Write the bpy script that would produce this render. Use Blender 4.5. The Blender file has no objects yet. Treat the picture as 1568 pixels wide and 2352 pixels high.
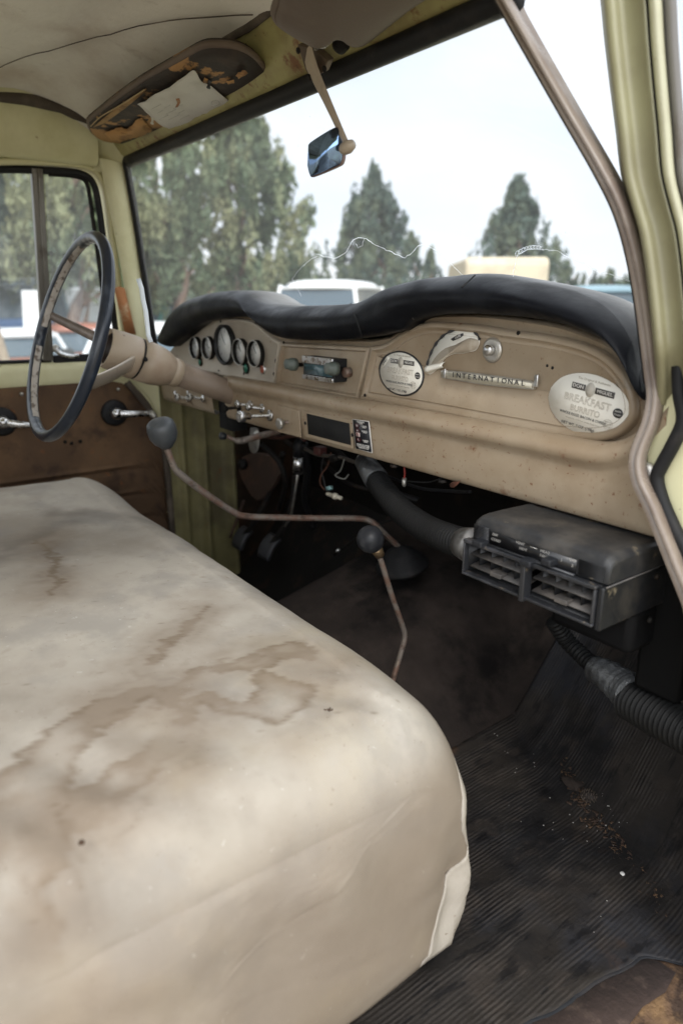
import bpy, bmesh, math, random
import numpy as np
from mathutils import Vector, Matrix, noise
from mathutils.bvhtree import BVHTree
random.seed(7); np.random.seed(7)
R = math.radians
scene = bpy.context.scene
COL = scene.collection

# ---------------------------------------------------------------- camera
CW, CH, CF = 1568.0, 2352.0, 1592.0            # photo size on screen, focal length in the same pixels
CAM = Vector((1.16, 0.0, 1.5))
_h = R(36.2); _p = math.atan(486/1592)
_vh = Vector((-math.cos(_h), math.sin(_h), 0))
FWD = _vh*math.cos(_p) + Vector((0, 0, -math.sin(_p)))
RIGHT = FWD.cross(Vector((0, 0, 1))).normalized()
UP = RIGHT.cross(FWD)
cd = bpy.data.cameras.new('camera'); cam = bpy.data.objects.new('camera', cd); COL.objects.link(cam)
cam.location = CAM
cam.rotation_euler = Matrix((RIGHT, UP, -FWD)).transposed().to_euler()
cd.sensor_fit = 'VERTICAL'; cd.sensor_height = 36; cd.lens = 36*CF/CH
cd.clip_start = 0.02; cd.clip_end = 2000
cd.dof.use_dof = True; cd.dof.focus_distance = 1.06; cd.dof.aperture_fstop = 3.2
scene.camera = cam
def ray(px, py): return FWD + RIGHT*((px-CW/2)/CF) - UP*((py-CH/2)/CF)
def at(px, py, x=None, y=None, z=None):        # a point of the photo on a real plane of the cab
    r = ray(px, py)
    if x is not None: t = (x-CAM.x)/r.x
    elif y is not None: t = (y-CAM.y)/r.y
    else: t = (z-CAM.z)/r.z
    return CAM + r*t
def far(px, dist, py=690):                     # a point `dist` metres away over the ground
    r = ray(px, py); h = math.hypot(r.x, r.y)
    return CAM + r*(dist/h)

# ---------------------------------------------------------------- light
SUN = Vector((0.66, -0.42, 0.78)).normalized()
SUN_EL = math.asin(SUN.z); SUN_AZ = math.atan2(SUN.x, SUN.y)
w = bpy.data.worlds.new('World'); scene.world = w; w.use_nodes = True
nt = w.node_tree; nt.nodes.clear()
out = nt.nodes.new('ShaderNodeOutputWorld'); bg = nt.nodes.new('ShaderNodeBackground')
sky = nt.nodes.new('ShaderNodeTexSky'); sky.sky_type = 'NISHITA'; sky.sun_disc = False
sky.sun_elevation = SUN_EL; sky.sun_rotation = SUN_AZ; sky.air_density = 1.0; sky.dust_density = 1.5
tc = nt.nodes.new('ShaderNodeTexCoord')
dt = nt.nodes.new('ShaderNodeVectorMath'); dt.operation = 'DOT_PRODUCT'; dt.inputs[1].default_value = SUN
nt.links.new(tc.outputs['Generated'], dt.inputs[0])
mr = nt.nodes.new('ShaderNodeMapRange'); mr.inputs[1].default_value = -0.35; mr.inputs[2].default_value = 1.0
mr.inputs[3].default_value = 0.0; mr.inputs[4].default_value = 1.0; mr.interpolation_type = 'SMOOTHSTEP'
nt.links.new(dt.outputs['Value'], mr.inputs[0])
mpn = nt.nodes.new('ShaderNodeMapping'); mpn.inputs['Scale'].default_value = (1, 1, 3.2)
nt.links.new(tc.outputs['Generated'], mpn.inputs[0])
cn = nt.nodes.new('ShaderNodeTexNoise'); cn.inputs['Scale'].default_value = 2.2; cn.inputs['Detail'].default_value = 5
nt.links.new(mpn.outputs[0], cn.inputs[0])
cr = nt.nodes.new('ShaderNodeValToRGB')        # thin cloud: bluish grey to white
cr.color_ramp.elements[0].position = 0.3; cr.color_ramp.elements[0].color = (0.80, 0.865, 0.96, 1)
cr.color_ramp.elements[1].position = 0.62; cr.color_ramp.elements[1].color = (0.97, 0.985, 1.0, 1)
nt.links.new(cn.outputs['Fac'], cr.inputs[0])
gain = nt.nodes.new('ShaderNodeMath'); gain.operation = 'MULTIPLY_ADD'
nt.links.new(mr.outputs[0], gain.inputs[0])
SKY_BASE, SKY_SUN = 7.7, 12.5                  # veil of cloud, brighter round the sun
gain.inputs[1].default_value = SKY_SUN; gain.inputs[2].default_value = SKY_BASE
vm = nt.nodes.new('ShaderNodeVectorMath'); vm.operation = 'SCALE'
nt.links.new(cr.outputs[0], vm.inputs[0]); nt.links.new(gain.outputs[0], vm.inputs['Scale'])
mx = nt.nodes.new('ShaderNodeMix'); mx.data_type = 'RGBA'; mx.inputs[0].default_value = 0.9
nt.links.new(sky.outputs[0], mx.inputs[6]); nt.links.new(vm.outputs[0], mx.inputs[7])
nt.links.new(mx.outputs[2], bg.inputs[0]); bg.inputs[1].default_value = 0.1
nt.links.new(bg.outputs[0], out.inputs[0])
sd = bpy.data.lights.new('sun', 'SUN'); so = bpy.data.objects.new('sun', sd); COL.objects.link(so)
sd.energy = 0.8; sd.angle = R(14); sd.color = (1.0, 0.96, 0.9)
so.location = (6, -4, 8); so.rotation_euler = SUN.to_track_quat('Z', 'Y').to_euler()
vs = scene.view_settings; vs.view_transform = 'Standard'; vs.look = 'None'; vs.gamma = 1; vs.use_curve_mapping = False
vs.exposure = 0.74
scene.render.engine = 'CYCLES'
try: scene.cycles.max_bounces = 10; scene.cycles.transparent_max_bounces = 24
except Exception: pass

# ---------------------------------------------------------------- materials
MATS = {}
def mat(name, col, rough=.6, metal=0.0, spec=.5, layers=(), bump=None, bump2=None, attr=None, rlayer=None):
    """layers: (colour, scale, low, high, amount[, stretch[, detail]]): noise patches of another colour"""
    m = bpy.data.materials.new(name); m.use_nodes = True; MATS[name] = m
    n = m.node_tree; b = n.nodes['Principled BSDF']
    b.inputs['Roughness'].default_value = rough; b.inputs['Metallic'].default_value = metal
    b.inputs['Specular IOR Level'].default_value = spec
    tc = n.nodes.new('ShaderNodeTexCoord')
    def nz(scale, stretch=(1, 1, 1), detail=5, off=0, rough=.6):
        mp = n.nodes.new('ShaderNodeMapping'); mp.inputs['Scale'].default_value = stretch
        mp.inputs['Location'].default_value = (off, off*.7, off*1.3)
        n.links.new(tc.outputs['Object'], mp.inputs[0])
        t = n.nodes.new('ShaderNodeTexNoise'); t.inputs['Scale'].default_value = scale
        t.inputs['Detail'].default_value = detail; t.inputs['Roughness'].default_value = rough
        n.links.new(mp.outputs[0], t.inputs[0]); return t.outputs['Fac']
    rgb = n.nodes.new('ShaderNodeRGB'); rgb.outputs[0].default_value = (*col, 1); cur = rgb.outputs[0]
    def mixin(cur, fac, c2, amt):
        a = n.nodes.new('ShaderNodeMath'); a.operation = 'MULTIPLY'; n.links.new(fac, a.inputs[0]); a.inputs[1].default_value = amt
        x = n.nodes.new('ShaderNodeMix'); x.data_type = 'RGBA'
        n.links.new(a.outputs[0], x.inputs[0]); n.links.new(cur, x.inputs[6]); x.inputs[7].default_value = (*c2, 1)
        return x.outputs[2], a.outputs[0]
    for i, L in enumerate(layers):
        c2, sc, lo, hi, amt = L[:5]; st = L[5] if len(L) > 5 else (1, 1, 1); de = L[6] if len(L) > 6 else 6
        r = n.nodes.new('ShaderNodeMapRange'); r.interpolation_type = 'SMOOTHSTEP'
        r.inputs[1].default_value = lo; r.inputs[2].default_value = hi
        n.links.new(nz(sc, st, de, 3.7*i+1.3), r.inputs[0])
        cur, f = mixin(cur, r.outputs[0], c2, amt)
    for (an, c2, amt) in (attr or ()):
        at_ = n.nodes.new('ShaderNodeAttribute'); at_.attribute_name = an
        cur, f = mixin(cur, at_.outputs['Fac'], c2, amt)
    n.links.new(cur, b.inputs['Base Color'])
    if rlayer:
        r = n.nodes.new('ShaderNodeMapRange'); r.inputs[1].default_value = .35; r.inputs[2].default_value = .65
        r.inputs[3].default_value = rlayer[1]; r.inputs[4].default_value = rlayer[2]
        n.links.new(nz(rlayer[0], (1, 1, 1), 5, 9.1), r.inputs[0]); n.links.new(r.outputs[0], b.inputs['Roughness'])
    prev = None
    for bp in (bump, bump2):
        if not bp: continue
        sc, st, ds = bp[:3]; stretch = bp[3] if len(bp) > 3 else (1, 1, 1)
        bn = n.nodes.new('ShaderNodeBump'); bn.inputs['Strength'].default_value = st; bn.inputs['Distance'].default_value = ds
        n.links.new(nz(sc, stretch, 4, 5.5), bn.inputs['Height'])
        if prev: n.links.new(prev, bn.inputs['Normal'])
        prev = bn.outputs[0]
    if prev: n.links.new(prev, b.inputs['Normal'])
    return m
RUST = (.16, .055, .018); DUST = (.36, .30, .22)
tan = mat('tan_paint', (.335, .268, .192), .34, spec=.6, layers=[((.23, .165, .10), 5, .4, .65, .7), ((.44, .36, .26), 9, .5, .75, .45), ((.12, .075, .045), 110, .64, .71, .6), (RUST, 230, .66, .70, .7), ((.19, .11, .06), 60, .68, .74, .85), (RUST, 170, .69, .73, .8), (RUST, 26, .66, .74, .85)], bump=(240, .12, .001), rlayer=(30, .32, .6))
tan_low = mat('rusty_tan_paint', (.36, .285, .20), .36, spec=.6, layers=[((.25, .175, .105), 5, .4, .65, .6), ((.45, .37, .27), 9, .52, .75, .4), (RUST, 140, .62, .68, .8), (RUST, 75, .65, .72, .7), (RUST, 22, .62, .74, .75), ((.05, .025, .012), 45, .73, .76, .9)], bump=(240, .15, .001), rlayer=(30, .35, .65))
tan_lt = mat('column_paint', (.36, .285, .205), .38, layers=[((.30, .21, .15), 14, .45, .7, .7), ((.10, .06, .04), 60, .68, .73, .8)], bump=(180, .08, .001), rlayer=(20, .3, .55))
gaugep = mat('gauge_panel_paint', (.42, .37, .30), .5, layers=[((.30, .25, .19), 9, .4, .65, .7), ((.16, .08, .04), 60, .67, .74, .7)], bump=(200, .1, .001))
yel = mat('faded_yellow_paint', (.66, .63, .40), .42, layers=[((.40, .36, .15), 4, .4, .7, .6), ((.66, .64, .40), 8, .5, .75, .4), (RUST, 22, .68, .74, .75), ((.12, .08, .03), 70, .70, .74, .7)], bump=(60, .1, .002), rlayer=(15, .35, .6))
yel_rust = mat('grimy_yellow_paint', (.36, .33, .14), .55, layers=[((.22, .17, .07), 9, .38, .6, .7), (RUST, 30, .56, .68, .85), ((.05, .03, .015), 80, .64, .72, .8)], bump=(90, .25, .002))
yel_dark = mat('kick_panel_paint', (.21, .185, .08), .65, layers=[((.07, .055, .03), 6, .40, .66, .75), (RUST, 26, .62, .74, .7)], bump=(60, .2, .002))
cardb = mat('brown_fibreboard', (.090, .050, .025), .85, layers=[((.155, .088, .042), 6, .42, .68, .8), ((.045, .024, .014), 13, .5, .68, .8), ((.23, .08, .02), 30, .6, .72, .5)], bump=(220, .5, .0015))
blk = mat('black_vinyl', (.0035, .0042, .0065), .45, spec=.18, layers=[((.016, .018, .022), 12, .5, .75, .6), ((.20, .19, .17), 40, .70, .76, .5)], attr=(('sheen_dust', (.30, .29, .27), .8),), bump=(110, .25, .0015), rlayer=(14, .34, .6))  # pale attribute colour paints sky sheen, along with dust, onto the vinyl
rub = mat('black_rubber', (.009, .009, .010), .6, spec=.3, layers=[((.035, .03, .028), 25, .5, .75, .6)], bump=(150, .2, .001))
blkp = mat('dusty_black_plastic', (.011, .0115, .013), .45, spec=.35, layers=[((.075, .065, .05), 14, .5, .72, .5), ((.30, .25, .17), 45, .62, .72, .45)], bump=(260, .15, .0008), rlayer=(20, .35, .65))
dark = mat('dark_void', (.006, .006, .006), .9)
darkm = mat('grimy_dark_metal', (.010, .009, .008), .7, spec=.2, layers=[((.035, .022, .015), 18, .5, .7, .7)], bump=(60, .4, .003))
chrome = mat('worn_chrome', (.62, .62, .62), .22, 1.0, layers=[((.25, .22, .18), 50, .52, .7, .7)], rlayer=(60, .12, .45))
alum = mat('dull_aluminium', (.52, .50, .46), .42, .8, layers=[((.25, .22, .18), 30, .5, .7, .6)], bump=(100, .1, .001))
rodm = mat('rusty_rod', (.20, .17, .145), .55, .35, layers=[((.17, .085, .055), 30, .42, .6, .75), ((.06, .04, .03), 60, .55, .7, .7), ((.42, .34, .25), 90, .62, .72, .5)], bump=(200, .4, .001))
knobm = mat('black_knob', (.016, .017, .02), .45, spec=.3, layers=[((.12, .12, .12), 25, .5, .75, .6)], bump=(120, .1, .0008))
wheelm = mat('wheel_plastic', (.02, .026, .038), .28, layers=[((.09, .11, .14), 20, .52, .75, .5)], bump=(120, .1, .0008))
worn_in = mat('worn_rim_inside', (.42, .38, .33), .6, layers=[((.10, .07, .05), 60, .5, .6, .9)], bump=(120, .3, .001))
fabric = mat('grey_headliner', (.74, .71, .63), .95, layers=[((.47, .39, .31), 2.2, .47, .66, .75), ((.80, .78, .72), 5, .5, .7, .4), ((.45, .40, .33), 34, .58, .74, .35), ((.17, .12, .08), 9, .68, .78, .6)], bump=(420, .35, .0015), bump2=(9, .35, .01))
darkcloth = mat('rotten_dark_cloth', (.07, .055, .042), .9, layers=[((.16, .13, .10), 14, .45, .7, .7)], bump=(120, .5, .003))
visorm = mat('visor_vinyl', (.105, .075, .055), .62, layers=[((.17, .125, .09), 7, .45, .7, .6), ((.30, .24, .18), 40, .70, .76, .6)], bump=(160, .25, .0012))
visorblk = mat('torn_visor_skin', (.030, .022, .017), .75, layers=[((.42, .23, .085), 7.5, .545, .585, .95, (1, 1.6, 1)), ((.08, .05, .03), 16, .5, .7, .6)], bump=(70, .5, .003))
paperm = mat('old_paper', (.62, .60, .55), .8, layers=[((.47, .45, .40), 14, .45, .7, .6), ((.40, .35, .27), 30, .68, .76, .5)], bump=(25, .25, .004))
stick = mat('sticker_paper', (.80, .775, .70), .6, layers=[((.62, .57, .48), 30, .5, .72, .5)], bump=(60, .1, .001))
stickgrey = mat('sticker_torn_backing', (.47, .41, .33), .85, layers=[((.33, .27, .2), 30, .45, .6, .8)], bump=(120, .6, .002))
ink = mat('black_ink', (.03, .03, .032), .6)
inkg = mat('grey_ink', (.44, .40, .34), .7)
inkw = mat('white_ink', (.70, .68, .64), .6)
inkr = mat('red_ink', (.20, .03, .04), .6)
hump = mat('brown_floor_felt', (.028, .0225, .020), .95, spec=.1, layers=[((.060, .046, .039), 6, .42, .68, .7), ((.008, .0075, .0075), 5, .46, .62, .85), ((.10, .075, .05), 14, .66, .8, .5)], bump=(300, .5, .002), bump2=(12, .3, .01))
rustm = mat('flaking_rust', (.13, .075, .042), .85, layers=[((.22, .13, .06), 14, .45, .6, .8), ((.035, .02, .014), 22, .52, .62, .85), ((.34, .29, .14), 9, .62, .7, .6)], bump=(60, .9, .006))
orange = mat('amber_stub', (.30, .14, .05), .5)
green = mat('green_lens', (.01, .11, .07), .25)
greyg = mat('grey_green_knob', (.10, .12, .105), .5, layers=[((.2, .2, .18), 40, .5, .7, .5)])
dial = mat('dusty_dial', (.62, .62, .59), .35, layers=[((.60, .60, .58), 22, .45, .65, .8), ((.22, .21, .2), 34, .55, .7, .5)])
tape = mat('silver_tape', (.14, .145, .15), .35, .5, layers=[((.05, .05, .05), 30, .5, .65, .8)], bump=(45, .9, .006))
bluem = mat('mirror_glass', (.24, .37, .60), .06, 1.0, layers=[((.15, .23, .38), 26, .5, .7, .6, (1, 1, .35))], rlayer=(30, .03, .2))  # blue of the reflected sky is put into the glass colour
wood = mat('weathered_wood', (.42, .34, .25), .9, layers=[((.25, .18, .12), 12, .4, .6, .7, (4, 4, .5))], bump=(40, .5, .01, (4, 4, .4)))

# ribbed rubber mat: ribs run fore and aft, worn away in patches
def ribbed(name, pitch=.0105, extra=0):
    m = mat(name, (.010, .0095, .010), .70, spec=.2, layers=[((.028, .0235, .020), 4, .38, .60, .9), ((.030, .033, .042), 3.2, .54, .68, .6), ((.044, .035, .029), 17, .52, .66, .55), ((.004, .004, .005), 9, .54, .62, .65, (7, 1.5, 1)), ((.10, .055, .03), 9, .64, .76, .5)], rlayer=(12, .45, .85))
    n = m.node_tree; b = n.nodes['Principled BSDF']; tc = n.nodes.new('ShaderNodeTexCoord')
    mp = n.nodes.new('ShaderNodeMapping'); mp.inputs['Rotation'].default_value = (0, 0, R(extra)); n.links.new(tc.outputs['Object'], mp.inputs[0])
    wv = n.nodes.new('ShaderNodeTexWave'); wv.bands_direction = 'X'; wv.inputs['Scale'].default_value = 1/(pitch*3.183)
    wv.inputs['Distortion'].default_value = .12; wv.inputs['Detail Scale'].default_value = 1.2
    n.links.new(mp.outputs[0], wv.inputs[0])
    nz = n.nodes.new('ShaderNodeTexNoise'); nz.inputs['Scale'].default_value = 13; nz.inputs['Detail'].default_value = 8; nz.inputs['Roughness'].default_value = .68
    mp2 = n.nodes.new('ShaderNodeMapping'); mp2.inputs['Scale'].default_value = (1.6, .5, 1); n.links.new(tc.outputs['Object'], mp2.inputs[0]); n.links.new(mp2.outputs[0], nz.inputs[0])
    r = n.nodes.new('ShaderNodeMapRange'); r.inputs[1].default_value = .44; r.inputs[2].default_value = .62; r.inputs[3].default_value = .0; n.links.new(nz.outputs[0], r.inputs[0])
    mu = n.nodes.new('ShaderNodeMath'); mu.operation = 'MULTIPLY'; n.links.new(wv.outputs['Fac'], mu.inputs[0]); n.links.new(r.outputs[0], mu.inputs[1])
    bn = n.nodes.new('ShaderNodeBump'); bn.inputs['Strength'].default_value = .6; bn.inputs['Distance'].default_value = .002
    n.links.new(mu.outputs[0], bn.inputs['Height'])
    nz2 = n.nodes.new('ShaderNodeTexNoise'); nz2.inputs['Scale'].default_value = 140; n.links.new(tc.outputs['Object'], nz2.inputs[0])
    bn2 = n.nodes.new('ShaderNodeBump'); bn2.inputs['Strength'].default_value = .3; bn2.inputs['Distance'].default_value = .002
    n.links.new(nz2.outputs[0], bn2.inputs['Height']); n.links.new(bn.outputs[0], bn2.inputs['Normal']); n.links.new(bn2.outputs[0], b.inputs['Normal'])
    # pale dust sits on the crests
    old = b.inputs['Base Color'].links[0].from_socket
    x = n.nodes.new('ShaderNodeMix'); x.data_type = 'RGBA'; x.inputs[7].default_value = (.075, .064, .057, 1)
    m3 = n.nodes.new('ShaderNodeMath'); m3.operation = 'MULTIPLY'; m3.inputs[1].default_value = .5; n.links.new(mu.outputs[0], m3.inputs[0])
    n.links.new(m3.outputs[0], x.inputs[0]); n.links.new(old, x.inputs[6]); n.links.new(x.outputs[2], b.inputs['Base Color'])
    return m
matm = ribbed('ribbed_rubber_mat', .0062)

def glassmat(name, tint=(1, 1, 1), dust=.05, spots=.3):
    m = bpy.data.materials.new(name); m.use_nodes = True; n = m.node_tree; n.nodes.clear()
    o = n.nodes.new('ShaderNodeOutputMaterial'); tr = n.nodes.new('ShaderNodeBsdfTransparent'); tr.inputs[0].default_value = (*tint, 1)
    gl = n.nodes.new('ShaderNodeBsdfGlossy'); gl.inputs['Roughness'].default_value = .03
    df = n.nodes.new('ShaderNodeBsdfDiffuse'); df.inputs[0].default_value = (.8, .8, .78, 1)
    tl = n.nodes.new('ShaderNodeBsdfTranslucent'); tl.inputs[0].default_value = (.8, .82, .85, 1)
    ad = n.nodes.new('ShaderNodeMixShader'); ad.inputs[0].default_value = .6; n.links.new(df.outputs[0], ad.inputs[1]); n.links.new(tl.outputs[0], ad.inputs[2])
    m1 = n.nodes.new('ShaderNodeMixShader'); m1.inputs[0].default_value = .04; n.links.new(tr.outputs[0], m1.inputs[1]); n.links.new(gl.outputs[0], m1.inputs[2])
    tc = n.nodes.new('ShaderNodeTexCoord'); nz = n.nodes.new('ShaderNodeTexNoise'); nz.inputs['Scale'].default_value = 170; nz.inputs['Detail'].default_value = 3
    n.links.new(tc.outputs['Object'], nz.inputs[0])
    r = n.nodes.new('ShaderNodeMapRange'); r.inputs[1].default_value = .73; r.inputs[2].default_value = .78; r.inputs[3].default_value = dust; r.inputs[4].default_value = dust+spots
    n.links.new(nz.outputs[0], r.inputs[0])
    m2 = n.nodes.new('ShaderNodeMixShader'); n.links.new(r.outputs[0], m2.inputs[0]); n.links.new(m1.outputs[0], m2.inputs[1]); n.links.new(ad.outputs[0], m2.inputs[2])
    n.links.new(m2.outputs[0], o.inputs[0]); return m
glass = glassmat('dusty_glass', (.97, .99, 1), .085, .35)

# ---------------------------------------------------------------- mesh helpers
ORG = {}
def tag(o, label=None, cat=None, group=None, kind=None):
    if label: o['label'] = label
    if cat: o['category'] = cat
    if group: o['group'] = group
    if kind: o['kind'] = kind
    return o
def thing(name, label, cat, org, group=None):
    o = bpy.data.objects.new(name, None); COL.objects.link(o); o.location = org; o.empty_display_size = .05
    ORG[o.name] = Vector(org); return tag(o, label, cat, group)
def mesh(name, V, F, m, parent=None, smooth=True, org=None, mats=None, fm=None):
    if parent is not None: org = ORG[parent.name]
    elif org is None:
        a = np.array([tuple(v) for v in V]); org = Vector(((a[:, 0].min()+a[:, 0].max())/2, (a[:, 1].min()+a[:, 1].max())/2, a[:, 2].min()))
    me = bpy.data.meshes.new(name); me.from_pydata([tuple(Vector(v)-org) for v in V], [], F)
    for mm in (mats or [m]): me.materials.append(mm)
    if fm is not None: me.polygons.foreach_set('material_index', fm)
    me.polygons.foreach_set('use_smooth', [smooth]*len(me.polygons))
    bm = bmesh.new(); bm.from_mesh(me); bmesh.ops.recalc_face_normals(bm, faces=bm.faces); bm.to_mesh(me); bm.free()
    o = bpy.data.objects.new(name, me); COL.objects.link(o); ORG[o.name] = Vector(org)
    if parent is not None: o.parent = parent
    else: o.location = org
    return o
def join(*parts):                              # parts: (V, F) lists
    V, F = [], []
    for v, f in parts:
        k = len(V); V += [Vector(p) for p in v]; F += [tuple(i+k for i in q) for q in f]
    return V, F
def weight(o, lim=40):                         # smooth shading that keeps hard edges
    me = o.data; bm = bmesh.new(); bm.from_mesh(me)
    for e in bm.edges:
        if len(e.link_faces) == 2 and e.calc_face_angle(0) > R(lim): e.smooth = False
    bm.to_mesh(me); bm.free(); return o
def bevel(o, wd, seg=2, lim=30):
    b = o.modifiers.new('b', 'BEVEL'); b.width = wd; b.segments = seg; b.limit_method = 'ANGLE'; b.angle_limit = R(lim); b.harden_normals = False
    return weight(o, 50)
def thick(o, t, off=0):
    s = o.modifiers.new('s', 'SOLIDIFY'); s.thickness = t; s.offset = off; return o
def gridVF(rows, closeu=False, closev=False):
    nr, nc = len(rows), len(rows[0]); V = [p for r in rows for p in r]; F = []
    for i in range(nr if closeu else nr-1):
        for j in range(nc if closev else nc-1):
            a, b = i*nc+j, i*nc+(j+1) % nc; c, d = ((i+1) % nr)*nc+(j+1) % nc, ((i+1) % nr)*nc+j
            F.append((a, b, c, d))
    return V, F
def box(lo, hi):
    x0, y0, z0 = lo; x1, y1, z1 = hi
    V = [(x0, y0, z0), (x1, y0, z0), (x1, y1, z0), (x0, y1, z0), (x0, y0, z1), (x1, y0, z1), (x1, y1, z1), (x0, y1, z1)]
    return V, [(0, 3, 2, 1), (4, 5, 6, 7), (0, 1, 5, 4), (1, 2, 6, 5), (2, 3, 7, 6), (3, 0, 4, 7)]
def xbox(c, u, v, w_):                          # box from centre and three half-axis vectors
    c, u, v, w_ = map(Vector, (c, u, v, w_)); V = [c+u*a+v*b+w_*d for d in (-1, 1) for a, b in ((-1, -1), (1, -1), (1, 1), (-1, 1))]
    return V, [(0, 3, 2, 1), (4, 5, 6, 7), (0, 1, 5, 4), (1, 2, 6, 5), (2, 3, 7, 6), (3, 0, 4, 7)]
def smoothpath(P, n=8, closed=False):
    P = [Vector(p) for p in P]; out = []; N = len(P)
    for i in range(N if closed else N-1):
        g = lambda k: P[k % N] if closed else P[max(0, min(N-1, k))]
        p0, p1, p2, p3 = g(i-1), g(i), g(i+1), g(i+2)
        for s in range(n):
            t = s/n; out.append(.5*((2*p1)+(p2-p0)*t+(2*p0-5*p1+4*p2-p3)*t*t+(3*p1-p0-3*p2+p3)*t**3))
    if not closed: out.append(P[-1])
    return out
def tube(P, r, n=12, closed=False, cap=True, flat=None):
    P = [Vector(p) for p in P]; N = len(P); rr = r if hasattr(r, '__len__') else [r]*N
    rows = []; prev = None
    for i in range(N):
        a = P[(i-1) % N] if (closed or i) else P[0]; b = P[(i+1) % N] if (closed or i < N-1) else P[-1]
        t = (b-a).normalized()
        if prev is None: prev = t.orthogonal().normalized()
        u = (prev-t*prev.dot(t)).normalized(); prev = u; v = t.cross(u)
        rows.append([P[i]+(u*math.cos(2*math.pi*k/n)+v*math.sin(2*math.pi*k/n))*rr[i] for k in range(n)])
    V, F = gridVF(rows, closed, True)
    if cap and not closed: F += [tuple(range(n)), tuple(len(V)-n+k for k in range(n))]
    return V, F
def lathe(prof, o, ax, n=28, cap=True):        # prof: (s along axis, radius)
    o = Vector(o); ax = Vector(ax).normalized(); u = ax.orthogonal().normalized(); v = ax.cross(u)
    rows = [[o+ax*s+(u*math.cos(2*math.pi*k/n)+v*math.sin(2*math.pi*k/n))*max(r, 1e-5) for k in range(n)] for s, r in prof]
    V, F = gridVF(rows, False, True)
    if cap: F += [tuple(range(n)), tuple(len(V)-n+k for k in range(n))]
    return V, F
def plate(poly, d, off=(0, 0, 0)):             # polygon given as 3D points, thickened by vector d
    d = Vector(d); off = Vector(off); P = [Vector(p)+off for p in poly]; n = len(P)
    V = P+[p+d for p in P]; F = [tuple(range(n)), tuple(range(2*n-1, n-1, -1))]+[(i, (i+1) % n, n+(i+1) % n, n+i) for i in range(n)]
    return V, F
def disc(c, ax, r, t=.001, n=28): return lathe([(0, r), (t, r)], c, ax, n)
def ell(c, u, v, n=40): return [Vector(c)+Vector(u)*math.cos(2*math.pi*k/n)+Vector(v)*math.sin(2*math.pi*k/n) for k in range(n)]
def text(name, s, c, right, up, size, m, parent, ext=.0002, align='CENTER', sx=1, space=1, shear=0, outline=0):
    cu = bpy.data.curves.new(name, 'FONT'); cu.body = s; cu.size = 1; cu.align_x = align; cu.align_y = 'CENTER'
    cu.extrude = ext/size; cu.space_character = space; cu.shear = shear; cu.resolution_u = 3
    if outline: cu.fill_mode = 'NONE'; cu.bevel_depth = outline/size; cu.extrude = 0; cu.bevel_resolution = 0
    t = bpy.data.objects.new('t', cu); COL.objects.link(t); bpy.context.view_layer.update()
    me = bpy.data.meshes.new_from_object(t.evaluated_get(bpy.context.evaluated_depsgraph_get()))
    right = Vector(right).normalized(); up = Vector(up).normalized(); nn = right.cross(up)
    V = [Vector(c)+right*(v.co.x*size*sx)+up*(v.co.y*size)+nn*(v.co.z*size) for v in me.vertices]
    F = [tuple(p.vertices) for p in me.polygons]
    bpy.data.objects.remove(t); bpy.data.curves.remove(cu); bpy.data.meshes.remove(me)
    return mesh(name, V, F, m, parent, smooth=False)
def interp(xs, ys, x): return float(np.interp(x, xs, ys))
X, Y, Z = Vector((1, 0, 0)), Vector((0, 1, 0)), Vector((0, 0, 1))

# ================================================================ the cab
cab = thing('truck_cab', 'old pickup cab shell in faded yellow paint, with sagging grey headliner and cracked windshield', 'truck cab', (0, .2, .6))
def fb(p, sc, oc=4): return noise.fractal(Vector(p)*sc, 1.0, 2.0, oc)
# headliner, sagging cloth
rows = []
for i in range(61):
    y = -.75+(.605+.75)*i/60; row = []
    for j in range(61):
        x = -.665+1.33*j/60
        z = 1.955 - .055*max(0, (y-.40)/.205)**2.2 - .05*(abs(x)/.665)**5 + .006*fb((x, y, 3), 5)
        s = x*.35+.545-y                         # the long seam fold
        z -= .007*math.exp(-(s/.006)**2)
        z -= .012*math.exp(-((x+.25)**2+(y-.42)**2)/.02)
        row.append((x, y, z))
    rows.append(row)
V, F = gridVF(rows); mesh('headliner', V, F, fabric, cab)
V, F = box((-.72, -.80, 2.00), (.72, .66, 2.03)); bevel(mesh('roof_panel', V, F, yel, cab), .01)
# seam cord on the headliner
pts = [(-.665+1.33*j/40, (-.665+1.33*j/40)*.35+.545, 0) for j in range(41) if (-.665+1.33*j/40)*.35+.545 < .60]
pts = [(x, y, 1.955-.055*max(0, (y-.40)/.205)**2.2-.05*(abs(x)/.665)**5+.006*fb((x, y, 3), 5)-.007-.012*math.exp(-((x+.25)**2+(y-.42)**2)/.02)) for x, y, z in pts]
V, F = tube([(a_, b_, c_-.002) for a_, b_, c_ in pts], .0009, 6); mesh('headliner_seam', V, F, darkcloth, cab)
# front header rail over the windshield
def hx(x): return min(1, max(0, (x+.64)/1.2))
prof = [(.672, 1.822), (.655, 1.832), (.642, 1.850), (.630, 1.874), (.612, 1.893), (.600, 1.905), (.60, 1.96)]
rows = [[(x, y, z+.0015*fb((x, y, z), 9)) for y, z in prof] for x in np.linspace(-.635, .57, 60)]
V, F = gridVF(rows); thick(mesh('header_rail', V, F, yel_rust, cab), .004, 1)
# black gasket bar along the header
V, F = tube([(x, .674, 1.820-.004*hx(x)) for x in np.linspace(-.63, .56, 30)], .0150, 10); mesh('header_gasket', V, F, rub, cab)
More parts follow.
